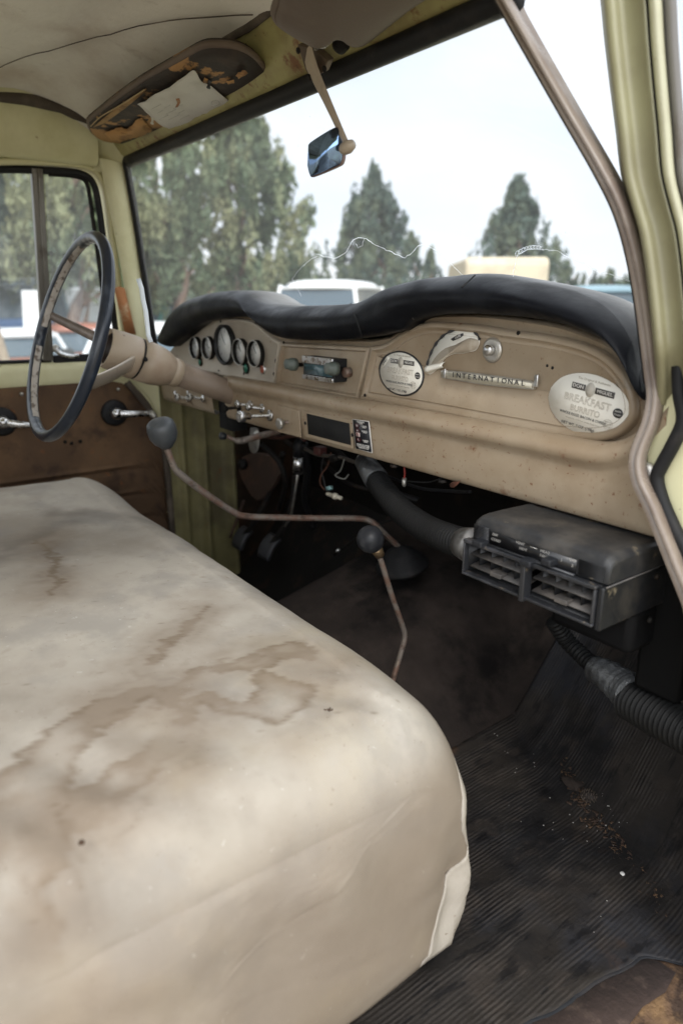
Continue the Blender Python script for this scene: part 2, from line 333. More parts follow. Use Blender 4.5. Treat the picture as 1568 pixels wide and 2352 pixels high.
# side rail above the driver door
prof = [(-.585, 1.935), (-.612, 1.905), (-.618, 1.90), (-.630, 1.845), (-.637, 1.815), (-.652, 1.806), (-.70, 1.806), (-.71, 1.99)]
rows = [[(x, y, z) for x, z in prof] for y in np.linspace(-.75, .605, 40)]
V, F = gridVF(rows); mesh('side_rail', V, F, yel, cab)
rows = [[(-x, y, z) for x, z in prof] for y in np.linspace(-.75, .52, 40)]
V, F = gridVF(rows); mesh('side_rail', V, F, yel, cab)
# rolled cloth edge where the headliner meets the side rail, torn
V, F = tube([(-.603+.004*fb((0, y, 1), 9), y, 1.914-.030*max(0, (y-.44)/.165)**2.2+.006*fb((2, y, 5), 7)) for y in np.linspace(-.7, .60, 50)], [.012+.005*fb((4, y, 5), 14) for y in np.linspace(-.7, .60, 50)], 8)
mesh('headliner_edge', V, F, darkcloth, cab)
V, F = tube([(x, .607, 1.898+.004*fb((x, 3, 3), 8)) for x in np.linspace(-.6, .6, 50)], .006, 8); mesh('headliner_edge', V, F, darkcloth, cab)
# corner seam between the rail and the header
V, F = tube([(-.636, .598, 1.905), (-.642, .600, 1.86), (-.650, .602, 1.812)], .0022, 6); mesh('panel_seam', V, F, darkm, cab)

# left front pillar: bright yellow post beside the windshield
Lp = [(-.640, .600, 1.822), (-.646, .612, 1.80), (-.665, .632, 1.70), (-.685, .655, 1.56), (-.70, .672, 1.43), (-.705, .685, 1.33)]
Rp = [(-.628, .662, 1.815), (-.634, .668, 1.79), (-.650, .684, 1.70), (-.674, .704, 1.56), (-.695, .722, 1.43), (-.705, .735, 1.33)]
a, b = smoothpath(Lp, 6), smoothpath(Rp, 6)
rows = []
for p, q in zip(a, b):
    m_ = p.lerp(q, .5)+Vector((.006, -.004, 0)); back = Vector((-.055, .02, 0))
    rows.append([p+back, p, p.lerp(m_, .6), m_, q.lerp(m_, .6), q, q+Vector((-.05, .03, 0))])
V, F = gridVF(rows); mesh('front_pillar', V, F, yel, cab)
V, F = tube([q+Vector((.004, .004, 0)) for q in b], .0085, 10); mesh('windshield_gasket', V, F, rub, cab)
V, F = plate([at(262, 662, x=-.683), at(272, 658, x=-.683), at(286, 662, x=-.683), at(312, 768, x=-.695), at(288, 768, x=-.695)], (.003, 0, 0)); mesh('rusty_repair_plate', V, F, mats_r := mat('rust_plate', (.32, .13, .045), .8, layers=[((.5, .42, .26), 24, .5, .65, .6)], bump=(80, .4, .002)), cab)
V, F = plate([(-.600, .600, 1.86), (-.60, .66, 1.86), (-.628, .672, 1.812), (-.655, .64, 1.795), (-.665, .60, 1.795), (-.665, .600, 1.86)], (-.05, 0, 0)); bevel(mesh('corner_gusset', V, F, yel, cab), .003)
# left kick panel below the dash
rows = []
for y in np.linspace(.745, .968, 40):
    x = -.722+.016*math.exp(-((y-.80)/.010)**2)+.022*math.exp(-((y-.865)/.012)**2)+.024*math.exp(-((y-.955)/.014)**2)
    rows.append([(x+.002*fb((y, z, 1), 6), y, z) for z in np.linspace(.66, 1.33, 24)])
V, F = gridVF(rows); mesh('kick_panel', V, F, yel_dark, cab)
rows = [[(-.715+.006*fb((y, z, 1), 6), y, z) for z in np.linspace(.66, 1.33, 20)] for y in np.linspace(.962, 1.22, 16)]
V, F = gridVF(rows); mesh('cowl_side', V, F, mat('brown_cowl_side', (.022, .016, .011), .9, spec=.1, layers=[((.055, .03, .018), 10, .45, .65, .8)], bump=(40, .5, .004)), cab)
rows = [[(.875+.004*fb((y, z, 4), 6), y, z) for z in np.linspace(.64, 1.36, 20)] for y in np.linspace(.80, 1.3, 20)]
V, F = gridVF(rows); mesh('kick_panel', V, F, mat('dark_kick_panel', (.035, .03, .026), .8, layers=[((.09, .06, .04), 14, .5, .7, .7)], bump=(60, .5, .004)), cab)
V, F = tube(smoothpath([(-.735, .66, 1.285), (-.735, .715, 1.21), (-.728, .745, 1.12), (-.724, .752, 1.0), (-.722, .752, .66)], 8), .010, 8); mesh('door_windlace', V, F, darkcloth, cab)
V, F = plate([(-.735, .60, 1.300), (-.735, .672, 1.292), (-.735, .72, 1.235), (-.735, .755, 1.15), (-.735, .765, 1.05), (-.735, .80, 1.05), (-.735, .80, 1.34), (-.735, .60, 1.34)], (.006, 0, 0)); mesh('pillar_foot', V, F, yel, cab)
# firewall and toe boards
rows = [[(x, 1.20-.02*fb((x, z, 2), 3), z) for z in np.linspace(.86, 1.45, 14)] for x in np.linspace(-.74, .88, 42)]
V, F = gridVF(rows); mesh('firewall', V, F, mat('firewall_felt', (.010, .009, .008), .95, spec=.1, layers=[((.03, .02, .015), 10, .5, .7, .7)], bump=(40, .6, .006)), cab)
V, F = join(box((-.70, .83, 1.345), (.70, .99, 1.37))); mesh('cowl', V, F, darkm, cab)
# floor sheet with the gearbox hump
def floorz(x, y):
    z = .655
    top = .80+.10*max(0, min(1, (y-.62)/.45))**1.3
    w_ = .20+.03*max(0, (y-.6))
    f = 1/(1+math.exp((abs(x)-w_)/.022)); f2 = 1/(1+math.exp((x-w_-.065)/.050)) if x > 0 else f
    z = z+(top-z)*min(f, f2) if x <= 0 else z+(top-z)*f2
    yc = .995-.32*max(0, (x-.42)) if x > 0 else .97
    t = (y-yc)/.23
    if t > -.25: 
        tt = t if t > .25 else ((t+.25)**2)/(1.0)
        z = max(z, .655+.27*tt) if x < 0 or True else z
    return z
rows = [[(x, y, floorz(x, y)+.0015*fb((x, y, 0), 9)) for x in np.linspace(-.76, .88, 112)] for y in np.linspace(-.75, 1.22, 120)]
V, F = gridVF(rows); mesh('floor_pan', V, F, darkm, cab)
# brown felt over the hump
rows = [[(x, y, floorz(x, y)+.006+.003*fb((x, y, 8), 6)) for x in np.linspace(-.255, .445, 66)] for y in np.linspace(.2, 1.2, 90)]
V, F = gridVF(rows); mesh('hump_felt', V, F, hump, cab)
# rear bulkhead with its window opening, behind the camera's view
for lo, hi in (((-.74, -.80, .65), (.74, -.76, 1.42)), ((-.74, -.80, 1.88), (.74, -.76, 2.0)), ((-.74, -.80, 1.42), (-.64, -.76, 1.88)), ((.64, -.80, 1.42), (.74, -.76, 1.88))):
    V, F = box(lo, hi); mesh('rear_bulkhead', V, F, yel, cab)
V, F = box((-.64, -.783, 1.42), (.64, -.779, 1.88)); mesh('rear_window', V, F, glass, cab)
# right sill: torn rusty floor edge
rows = [[(x, y, .6595-.02*max(0, x-.88)+.003*fb((x, y, 3), 14)) for x in np.linspace(.72, 1.02, 36)] for y in np.linspace(-.2, .93, 100)]
V, F = gridVF(rows); mesh('rusty_sill', V, F, rustm, cab)
V, F = plate([(.77, .48, .6635), (.78, .55, .6635), (.805, .70, .6635), (.825, .75, .6635), (.862, .755, .6635), (.868, .72, .663), (.862, .68, .663), (.866, .63, .663), (.850, .56, .6625), (.852, .50, .6625), (.835, .42, .6625), (.83, .33, .6625), (.79, .3, .6625)], (0, 0, .002)); mesh('torn_felt_patch', V, F, mat('torn_felt', (.045, .028, .023), .95, layers=[((.04, .025, .02), 20, .5, .6, .8), ((.13, .09, .07), 30, .55, .7, .6)], bump=(60, .9, .004)), cab)
V, F = box((.845, -.3, .56), (1.0, .93, .625)); bevel(mesh('door_sill', V, F, rustm, cab), .006)

# outer sheet metal ahead of the doors: fenders and hood
for s_ in (-1, 1):
    V, F = box((min(s_*.885, s_*.92), .80 if s_ > 0 else .78, .55), (max(s_*.885, s_*.92), 2.35, 1.30)); bevel(mesh('fender', V, F, yel, cab), .015, 3)
rows = [[(x, y, 1.345-.10*max(0, abs(x)-.5)**1.5*3-.03*((y-1.05)/1.3)**2) for x in np.linspace(-.90, .90, 30)] for y in np.linspace(1.02, 2.35, 20)]
V, F = gridVF(rows); thick(mesh('hood', V, F, yel, cab), .01, -1)
# windshield glass, wrapped back at both sides
pr = [(1122, -25, .66), (1140, 10, .665), (1184, 85, .675), (1276, 245, .69), (1362, 390, .705), (1412, 500, .715), (1444, 600, .725), (1464, 720, .735), (1484, 850, .74)]
PRight = smoothpath([at(a_, b_, y=c_) for a_, b_, c_ in pr], 6)
def onpath(P, z):
    zs = [p.z for p in P][::-1]; return Vector([interp(zs, [p[k] for p in P][::-1], z) for k in range(3)])
def glassP(u, v):                              # u -1..1 across, v 0 bottom..1 top
    z = 1.40+(1.818-1.40)*v
    l = onpath(b, z); r = onpath(PRight, z); t = (u+1)/2
    p = l.lerp(r, t); p.z = z; p.y += (.20*(1-v)**1.0)*(1-u*u)
    return p
rows = [[glassP(u, v) for u in np.linspace(-1, 1, 41)] for v in np.linspace(0, 1, 21)]
V, F = gridVF(rows); ws = mesh('windshield', V, F, glass, cab)
WT = BVHTree.FromPolygons([Vector(p) for p in V], F)
def hit(px, py, tree=WT, off=.004):
    r = ray(px, py).normalized(); h = tree.ray_cast(CAM, r); return (h[0] if h[0] else CAM+r*1.2)-r*off
crackm = mat('crack_edge', (.9, .92, .95), .3)
_n = crackm.node_tree; _t = _n.nodes.new('ShaderNodeBsdfTranslucent'); _t.inputs[0].default_value = (.38, .39, .40, 1); _a = _n.nodes.new('ShaderNodeAddShader')
_n.links.new(_t.outputs[0], _a.inputs[0]); _n.links.new(_n.nodes['Principled BSDF'].outputs[0], _a.inputs[1]); _n.links.new(_a.outputs[0], _n.nodes['Material Output'].inputs[0])
def jag(pts, a):
    o = []
    for (x0, y0), (x1, y1) in zip(pts, pts[1:]):
        n = max(2, int(math.hypot(x1-x0, y1-y0)/6))
        for k in range(n): t = k/n; o.append((x0+(x1-x0)*t+random.uniform(-a, a), y0+(y1-y0)*t+random.uniform(-a, a)))
    return o+[pts[-1]]
cracks = [([(692, 682), (682, 662), (672, 640), (684, 622), (708, 600), (730, 588)], .00035),
          ([(727, 583), (745, 590), (768, 593), (786, 586), (800, 570), (812, 552), (824, 547), (836, 546), (862, 563), (900, 580), (930, 592), (944, 580), (960, 566), (975, 562)], .0007),
          ([(818, 560), (822, 570), (832, 565), (836, 550)], .0004), ([(975, 562), (1000, 576), (1030, 600), (1062, 632)], .00045),
          ([(1178, 640), (1180, 610), (1186, 590), (1196, 580), (1210, 574), (1226, 571), (1246, 573)], .0006),
          ([(1246, 573), (1275, 576), (1310, 592), (1340, 606), (1378, 626), (1400, 630), (1420, 638), (1452, 647)], .0004)]
for pts, r_ in cracks:
    V, F = tube([hit(x, y) for x, y in jag(pts, 1.6)], [r_*random.uniform(.3, .85) for _ in jag(pts, 1.6)], 5); mesh('crack', V, F, crackm, ws)
curl = []
for k in range(90):
    t = k/89; px = 1183+60*t; py = 588-22*math.sin(t*1.9)+6*t; a_ = k*.62
    curl.append(hit(px+3.5*math.cos(a_), py-4+5*math.sin(a_)*(1-.5*t)))
V, F = tube(curl, .00028, 4); mesh('crack', V, F, crackm, ws)
# pale dribble of sealant low on the driver side of the glass
V, F = tube([hit(x+1.5*random.uniform(-1, 1), y) for x, y in [(318, 640), (324, 662), (329, 690), (334, 715), (338, 740), (342, 770), (348, 786)]], .004, 6); mesh('sealant_dribble', V, F, mat('sealant', (.65, .70, .75), .4, bump=(90, .6, .003)), ws)

# right front pillar seen from its edge: tan trim strip with a dark gasket inside it
pp = [(1139, -25, .650), (1152, 0, .655), (1200, 85, .665), (1292, 245, .68), (1376, 390, .695), (1425, 490, .705), (1456, 600, .715), (1476, 720, .725), (1492, 850, .73), (1499, 910, .728), (1489, 968, .722), (1468, 1020, .716), (1458, 1062, .712), (1466, 1110, .71), (1492, 1165, .71), (1528, 1255, .71), (1575, 1372, .71), (1625, 1500, .71)]
c = smoothpath([at(a_, b_, y=c_) for a_, b_, c_ in pp], 6)
n_ = len(c); wd = [.0135]*n_
tn = [(c[min(i+1, n_-1)]-c[max(i-1, 0)]).normalized() for i in range(n_)]
rows = []
for i, (p, t) in enumerate(zip(c, tn)):
    s = t.cross(Y).normalized()
    if s.x < 0: s = -s
    w_ = .0062+.0030*min(1, i/60)
    rows.append([p-s*w_+Y*.05, p-s*w_+Y*.010, p-s*w_*.9, p-s*w_*.45-Y*.007, p-Y*.005, p+s*w_*.3-Y*.002, p+s*w_*.55-Y*.010, p+s*w_-Y*.004, p+s*w_*.95+Y*.008, p+s*w_*.2+Y*.014])
V, F = gridVF(rows); mesh('front_pillar', V, F, mat('pillar_trim_paint', (.24, .195, .16), .3, layers=[((.15, .11, .09), 16, .45, .65, .7)], bump=(60, .1, .001), rlayer=(20, .22, .5)), cab)
V, F = tube([p-Vector((.0088+.0015*min(1, i_/50), -.006, 0)) for i_, p in enumerate(c[:52])], .0032, 8); mesh('windshield_gasket', V, F, rub, cab)

# ================================================================ dashboard
YF = .78
dash = thing('dashboard', 'tan painted metal dashboard with padded black top, round gauges and a wide glovebox', 'dashboard', (0, .75, 1.24))
def gy(x): return .735+.20*max(0, 1-(x/.70)**2)**.8
padB = [(388, 798), (400, 789), (420, 773.6), (448, 751), (483, 735), (525, 730), (564, 729.6), (592, 735), (606, 752), (627, 770), (659, 779.5), (718.5, 783), (789, 781.7), (859, 773.6), (890, 767), (921, 759), (944, 740), (991, 726), (1061, 721.5), (1155, 726), (1225, 733), (1296, 747), (1366, 773), (1413, 799), (1445.5, 838.6), (1464, 885.5), (1476, 926)]
padT = [(392, 770), (398, 745), (410, 718), (430, 695), (462, 680), (500, 671), (545, 667), (575, 671), (596, 688), (625, 699), (665, 703), (710, 702), (770, 700), (820, 696), (850, 685), (880, 668), (912, 656), (945, 647), (985, 639), (1040, 634), (1105, 628), (1180, 638), (1260, 652), (1340, 670), (1400, 690), (1450, 722), (1484, 765)]
def resamp(P, n):
    P = [Vector((p[0], p[1], 0)) for p in P]; P = smoothpath(P, 6); return P
pb, pt_ = resamp(padB, 0), resamp(padT, 0)
rows = []
for q, t in zip(pb, pt_):
    B = at(q.x, q.y, y=.738); T = at(t.x, t.y, y=.780)
    u = max(0, min(1, (q.x-388)/40)); T.y = .78
    yb = max(.80, gy(max(-.69, min(.69, T.x))))
    W_ = Vector((0, 0, 0)); wob = .0025*fb((B.x*3, 0, 0), 6)
    m1 = B.lerp(T, .25); m1.y = .722+wob; m2 = B.lerp(T, .55); m2.y = .722; m3 = B.lerp(T, .82); m3.y = .738
    rows.append([Vector((B.x, .79, B.z+.003)), Vector((B.x, .745, B.z+.001)), B, m1, m2, m3, T.lerp(m3, .25)+Vector((0, -.004, .0015)), T, T+Vector((0, .05, .001)), Vector((T.x, yb, T.z-.006)), Vector((T.x, yb, 1.375))])
V, F = gridVF(rows)
F.append(tuple(range(len(rows[0])))); F.append(tuple(len(V)-1-k for k in range(len(rows[0]))))
pad = mesh('padded_top', V, F, blk, dash); nr_ = len(rows[0]); ba = pad.data.attributes.new('sheen_dust', 'FLOAT', 'POINT'); ba.data.foreach_set('value', [(0, 0, 0, 0, 0, 0, .05, .35, 1, 1, .5)[i % nr_] for i in range(len(V))]); sb = pad.modifiers.new('s', 'SUBSURF'); sb.levels = 1; sb.render_levels = 2  # top and rear rows carry painted sky sheen mixed with dust
# seams in the pad cover
for (x0, y0, x1, y1) in ((805, 697, 832, 776), (1090, 632, 1060, 660)):
    P = []
    for k in range(9):
        t = k/8; yy = [.778, .748, .732, .722, .719, .719, .7185, .722, .734][k] if x0 < 1000 else .735-.004*k
        P.append(at(x0+(x1-x0)*t, y0+(y1-y0)*t, y=yy-.001))
    V, F = tube(P, .0012, 5); mesh('pad_seam', V, F, dark, dash)

def fpoly(P, y=YF): return [at(a_, b_, y=y) for a_, b_ in P]
def insetp(P, d):                               # inset a polygon lying in an XZ plane
    n = len(P); A = sum(P[i].x*P[(i+1) % n].z-P[(i+1) % n].x*P[i].z for i in range(n)); s = 1 if A > 0 else -1; o = []
    for i in range(n):
        a_, b_, c_ = P[i-1], P[i], P[(i+1) % n]
        t1 = (b_-a_).normalized(); t2 = (c_-b_).normalized(); n1 = Vector((-t1.z, 0, t1.x))*s; n2 = Vector((-t2.z, 0, t2.x))*s
        k = (n1+n2); k = k/max(.55, k.dot(n1)) if k.length > 1e-6 else n1
        o.append(b_+k*d)
    return o
def panel(name, P, rings, m, back=.03):         # rings: (inset, y) from the outer edge inwards
    n = len(P); V = []; F = []
    rr = [(0, YF+back)]+rings
    for d, y in rr:
        Q = insetp(P, d) if d else P
        V += [Vector((q.x, y, q.z)) for q in Q]
    for k in range(len(rr)-1):
        for i in range(n): F.append((k*n+i, k*n+(i+1) % n, (k+1)*n+(i+1) % n, (k+1)*n+i))
    F.append(tuple((len(rr)-1)*n+i for i in range(n)))
    return weight(mesh(name, V, F, m, dash), 60)
def s2(P, n=3): return [(v.x, v.y) for v in smoothpath([Vector((p[0], p[1], 0)) for p in P], n)]
glP = s2([(869, 793), (902, 787), (944, 759), (982, 743), (1024, 739), (1108, 745), (1183, 757), (1272, 768), (1356, 787), (1413, 815), (1450, 853), (1469, 885), (1478, 923), (1474, 960), (1445, 993), (1408, 1008), (1366, 1012), (1295, 1005)], 4)+[(1155, 977), (1014, 949), (897, 928), (841, 918)]
# the dash skin behind and round the panels
lobe = [(395, 862), (397, 825), (405, 795)]+s2([(427, 768), (451, 746), (486, 729), (524, 723), (570, 723), (605, 729)], 3)+[(628, 745), (650, 765), (690, 776), (865, 780)]+s2([(905, 772), (944, 748), (990, 728), (1040, 722), (1130, 724), (1225, 735), (1300, 748), (1370, 772), (1425, 800), (1462, 850), (1484, 905), (1492, 960)], 3)+[(1492, 1010), (1440, 1030), (1300, 1018), (1155, 985), (841, 925), (500, 872)]
panel('dash_skin', [Vector((p.x, 0, p.z)) for p in fpoly(lobe)], [(0, YF-.006), (.004, YF-.010), (.012, YF-.004)], tan, .04)
def ridge(d0=.0): return [(0, YF-.014), (.0035, YF-.019), (.008, YF-.019), (.012, YF-.012), (.016, YF-.011), (.0175, YF-.0125), (.019, YF-.011)]
panel('glovebox_door', fpoly(glP, YF), ridge(), tan)
gpP = [(398, 852), (397, 831), (402, 806)]+s2([(410, 795), (427, 775), (451, 754), (486, 737), (522, 731), (564, 732), (592, 738), (613, 753), (636, 773)], 3)+[(657, 785), (645, 883), (511, 862)]
panel('gauge_panel', fpoly(gpP), [(0, YF-.012), (.003, YF-.016), (.006, YF-.016), (.011, YF-.0105)], gaugep)
rpP = [(659.5, 785), (690, 787), (866, 796), (838.5, 917.5), (647, 884)]
panel('radio_panel', fpoly(rpP), [(0, YF-.013), (.003, YF-.018), (.007, YF-.018), (.010, YF-.011)], tan)
# bead rail and apron below: one sheet swept along the dash
def apron(name, x0, x1, m, zb=1.2335, n=60):
    rows = []
    for x in np.linspace(x0, x1, n):
        k = max(0, (x-.655)/.115); up_ = .085*k**2.4 if x > .655 else 0
        kb = .003*fb((x, 0, 7), 5)
        rows.append([(x, .782, 1.333+up_), (x, .768, 1.332+up_), (x, .752, 1.333+up_), (x, .742, 1.331+up_), (x, .7345, 1.3245+up_*.95), (x, .7325, 1.316+up_*.9), (x, .736, 1.308+up_*.85), (x, .743, 1.302+up_*.8), (x, .7435, 1.296+up_*.7), (x, .7425, 1.28), (x, .744, 1.262), (x, .746, 1.246+kb*.2), (x, .748, zb+.003), (x, .752, zb), (x, .775, zb+.002)])
    V, F = gridVF(rows); return mesh(name, V, F, m, dash)
apron('lower_apron', -.318, .760, tan_low, n=130)
apron('lower_apron', -.70, -.385, tan, n=30)
V, F = box((-.385, .76, 1.20), (-.318, .80, 1.325)); mesh('column_gap', V, F, dark, dash)
# dark line under the glovebox door
V, F = tube([Vector((p.x, YF-.002, p.z-.001)) for p in fpoly([(841, 921), (897, 931), (1014, 952), (1155, 980), (1295, 1008), (1366, 1015), (1408, 1012), (1447, 996), (1476, 962), (1481, 925)])], .0016, 6); mesh('door_gap', V, F, dark, dash)
# gauges
def gauge(px, py, r, m2=dial):
    c = at(px, py, y=YF-.0105)
    V, F = lathe([(0, r), (.010, r), (.012, r*.97), (.0125, r*.90), (.0105, r*.86), (.006, r*.84)], c, -Y, 36, cap=False); g = mesh('gauge', V, F, darkm if r < .04 else blkp, dash)
    V, F = disc(c-Y*.004, -Y, r*.86, .001, 36); mesh('dial_face', V, F, m2, g)
    V, F = lathe([(.0115, r*1.005), (.0135, r*.96), (.0128, r*.93)], c, -Y, 36, cap=False); mesh('bezel', V, F, alum if r < .04 else darkm, g)
    nd = Vector((math.cos(2.2), 0, math.sin(2.2)))
    V, F = tube([c-Y*.0055, c-Y*.0055+nd*r*.6], .0007, 5); mesh('needle', V, F, ink, g)
    for k in range(9):
        a_ = R(225-k*33.75); d = Vector((math.cos(a_), 0, math.sin(a_)))
        if k == 0: TV, TF = [], []
        v, f = xbox(c-Y*.0052+d*r*.68, d*r*.09, d.cross(Y)*.0005, Y*.0002); TV, TF = join((TV, TF), (v, f))
    mesh('dial_marks', TV, TF, ink, g)
for px, py, r in ((455, 799, .0275), (484, 799, .0275), (522, 792, .046), (558, 808, .0295), (593, 812, .029)): gauge(px, py, r)
for px, py, r, m_ in ((461.6, 831.6, .008, green), (567, 845.6, .010, green), (604.7, 848, .0085, mat('red_lens', (.25, .06, .03), .3))):
    c = at(px, py, y=YF-.0105); V, F = lathe([(0, r*1.3), (.003, r*1.3), (.004, r)], c, -Y, 20, False); g = mesh('indicator_light', V, F, chrome if m_ is not green else darkm, dash)
    V, F = lathe([(0, r), (.004, r), (.0055, r*.7), (.006, .0001)], c, -Y, 20); mesh('lens', V, F, m_, g)
for px, py, r in ((640, 801, .0045), (634.6, 830, .006), (629, 859, .004), (503, 857, .008), (1268, 845, .0022), (1256, 840, .002), (560, 858, .003)):
    V, F = disc(at(px, py, y=YF-.0108), -Y, r, .0004, 16); mesh('screw_hole', V, F, dark, dash)
# little screws on the rims
for px, py in ((588, 741), (507, 738), (652, 787), (661, 897), (1190, 765), (838, 908), (1476, 905)):
    V, F = lathe([(0, .003), (.0012, .0028), (.0018, .0001)], at(px, py, y=YF-.018), -Y, 12); mesh('screw', V, F, darkm, dash)
# glovebox push button
c = at(1131, 804, y=YF-.0115)
V, F = lathe([(0, .0175), (.002, .0175), (.0035, .015), (.004, .0125), (.0035, .0075)], c, -Y, 36); g = mesh('glovebox_button', V, F, alum, dash)
V, F = lathe([(.002, .0075), (.011, .0075), (.013, .006), (.0135, .0001)], c, -Y, 28); mesh('plunger', V, F, chrome, g)
# maker's badge
bp = [at(x_, y_, y=YF-.012) for x_, y_ in ((1017, 850), (1030, 850), (1110, 858), (1215, 873), (1233, 877), (1230, 895), (1215, 894), (1120, 885), (1030, 870), (1019, 867))]
V, F = plate(bp, (0, -.006, 0)); g = bevel(mesh('badge', V, F, alum, dash), .0012)
ip = insetp([Vector((p.x, YF-.0185, p.z)) for p in bp], .0022); V, F = plate(ip, (0, -.0006, 0)); mesh('badge_field', V, F, mat('badge_cream', (.52, .49, .40), .45, layers=[((.3, .26, .18), 60, .5, .7, .7)]), g)
p0, p1 = at(1040, 861.5, y=YF-.0195), at(1200, 880.5, y=YF-.0195)
s_ = 'INTERNATIONAL'
for i, ch in enumerate(s_):
    q = p0.lerp(p1, i/(len(s_)-1)); text('letter', ch, q, p1-p0, Z, .0105, ink, g, .0003, sx=1.15)
for px, w_ in ((1019, 4), (1229, 5)):
    V, F = box(tuple(at(px, 875, y=YF-.021).xyz-Vector((.003, 0, .008)) if px > 1100 else at(px, 858, y=YF-.021)-Vector((.002, 0, .007))), tuple((at(px, 875, y=YF-.021)+Vector((.003, .004, .008))) if px > 1100 else at(px, 858, y=YF-.021)+Vector((.002, .004, .007)))); bevel(mesh('badge_end', V, F, chrome, g), .001)

# chrome pull knobs on the apron: (base pixel, tip pixel, radius, material)
def stalk(name, bp_, tp_, r, m_, esc=.010, y0=.742, parent=dash, headl=.012, sm=chrome):
    b_ = at(*bp_, y=y0); t_ = at(*tp_, x=b_.x) if abs(tp_[0]-bp_[0]) > 1 else b_-Y*.03
    ln = max(.015, b_.y-t_.y); ax = Vector((0, t_.y-b_.y, t_.z-b_.z)).normalized()
    V, F = lathe([(0, esc), (.002, esc), (.003, esc*.6), (.0035, .0032), (ln-headl, .0032)], b_, ax, 20); k = mesh(name, V, F, sm, parent)
    V, F = lathe([(ln-headl, .004), (ln-headl*.9, r*.6), (ln-headl*.55, r*.62), (ln-headl*.45, r), (ln-.002, r), (ln, r*.85), (ln-.001, r*.3)], b_, ax, 22); mesh('knob_cap', V, F, m_, k); return k
stalk('pull_knob', (549, 936), (512, 939), .0095, darkm, sm=darkm)
stalk('pull_knob', (620, 954), (547, 957), .0120, chrome, .012, headl=.030)
stalk('pull_knob', (575, 930), (541, 928), .0085, chrome)
stalk('pull_knob', (602, 938), (566, 934), .0085, chrome)
stalk('pull_knob', (664, 969), (638, 974), .0115, alum, .006, headl=.014, sm=rodm)
for bx, tx in ((428, 404), (462, 433)):
    k = stalk('pull_knob', (bx+4, 915), (tx, 912), .0095, alum, .010, headl=.010)
    V, F = tube([at(tx, 912, y=.70), at(tx-2, 898, y=.70)], .003, 8); mesh('lever_tab', V, F, chrome, k)
# access plate with rusty edge
V, F = plate([at(x_, y_, y=.7415) for x_, y_ in ((641, 930), (689, 944), (693, 1005), (668, 999), (640, 992))], (0, -.0025, 0)); bevel(mesh('cover_plate', V, F, tan_low, dash), .0012)
# empty ashtray opening
P = [at(x_, y_, y=.742) for x_, y_ in ((699, 942), (809, 966), (812, 1031), (702, 1003))]; V, F = plate(P, (0, -.002, 0)); bevel(mesh('opening_rim', V, F, tan_low, dash), .001)
P = [at(x_, y_, y=.7395) for x_, y_ in ((704.5, 950), (802, 972.5), (806, 1022.5), (708, 997))]; V, F = plate(P, (0, -.0004, 0)); mesh('ashtray_opening', V, F, dark, dash)
for px, py in ((701, 972), (809, 999)): V, F = disc(at(px, py, y=.7393), -Y, .0035, .0005, 14); mesh('screw_hole', V, F, dark, dash)
# bolts along the lower edge of the apron
for px, py in ((1016, 1105), (1238, 1167), (1492, 1243), (905, 1070)):
    V, F = lathe([(0, .007), (.004, .007), (.006, .0001)], at(px, py, y=.752)+Z*.002, -Z, 12); mesh('bolt', V, F, darkm, dash)
# peeled paint chip
V, F = plate([at(x_, y_, y=.741) for x_, y_ in ((1032, 1112), (1040, 1106), (1052, 1106), (1058, 1103), (1050, 1114), (1042, 1120), (1034, 1119))], (0, -.0006, 0)); mesh('paint_chip', V, F, mat('chip', (.09, .03, .015), .9), dash)

# radio
radio = thing('car_radio', 'small chrome fronted radio with two grey green knobs in the middle of the dashboard', 'radio', at(740, 845, y=.77))
A = [at(696, 817.5, y=.742), at(760, 823, y=.742), at(757, 871, y=.742), at(692, 867, y=.742)]
lo = Vector((A[0].x, .742, A[3].z)); hi = Vector((A[1].x+.012, .775, A[0].z))
V, F = box(lo, hi); bevel(mesh('radio_case', V, F, blkp, radio), .001)
h_ = hi.z-lo.z
V, F = box((lo.x, .739, hi.z-h_*.30), (hi.x-.004, .7435, hi.z+.001)); bevel(mesh('chrome_strip', V, F, chrome, radio), .001)
V, F = box((lo.x, .739, lo.z-.001), (hi.x-.004, .7435, lo.z+h_*.17)); bevel(mesh('chrome_strip', V, F, chrome, radio), .001)
V, F = box((lo.x+.006, .740, lo.z+h_*.22), (hi.x-.008, .742, lo.z+h_*.68)); mesh('radio_dial', V, F, mat('radio_glass', (.05, .10, .12), .12, layers=[((.25, .33, .36), 30, .55, .7, .6)]), radio)
for i, (bx, by, tx, ty, r) in enumerate(((694, 838, 657, 830, .0125), (792, 848, 750, 839, .0125))):
    b_ = at(bx, by, y=.765); t_ = at(tx, ty, x=b_.x); ln = b_.y-t_.y; ax = Vector((0, t_.y-b_.y, (t_.z-b_.z)*.4)).normalized()
    V, F = lathe([(0, .004), (ln-.016, .004)], b_, ax, 14); mesh('shaft', V, F, darkm, radio)
    V, F = lathe([(ln-.022, r*.55), (ln-.021, r), (ln-.010, r), (ln-.009, r*.82), (ln, r*.78), (ln+.001, r*.6)], b_, ax, 26); mesh('knob', V, F, greyg, radio)
b_ = at(803, 855, y=.768); V, F = lathe([(0, .009), (.012, .009), (.013, .006)], b_, -Y, 16); mesh('shaft_nut', V, F, rodm, radio)

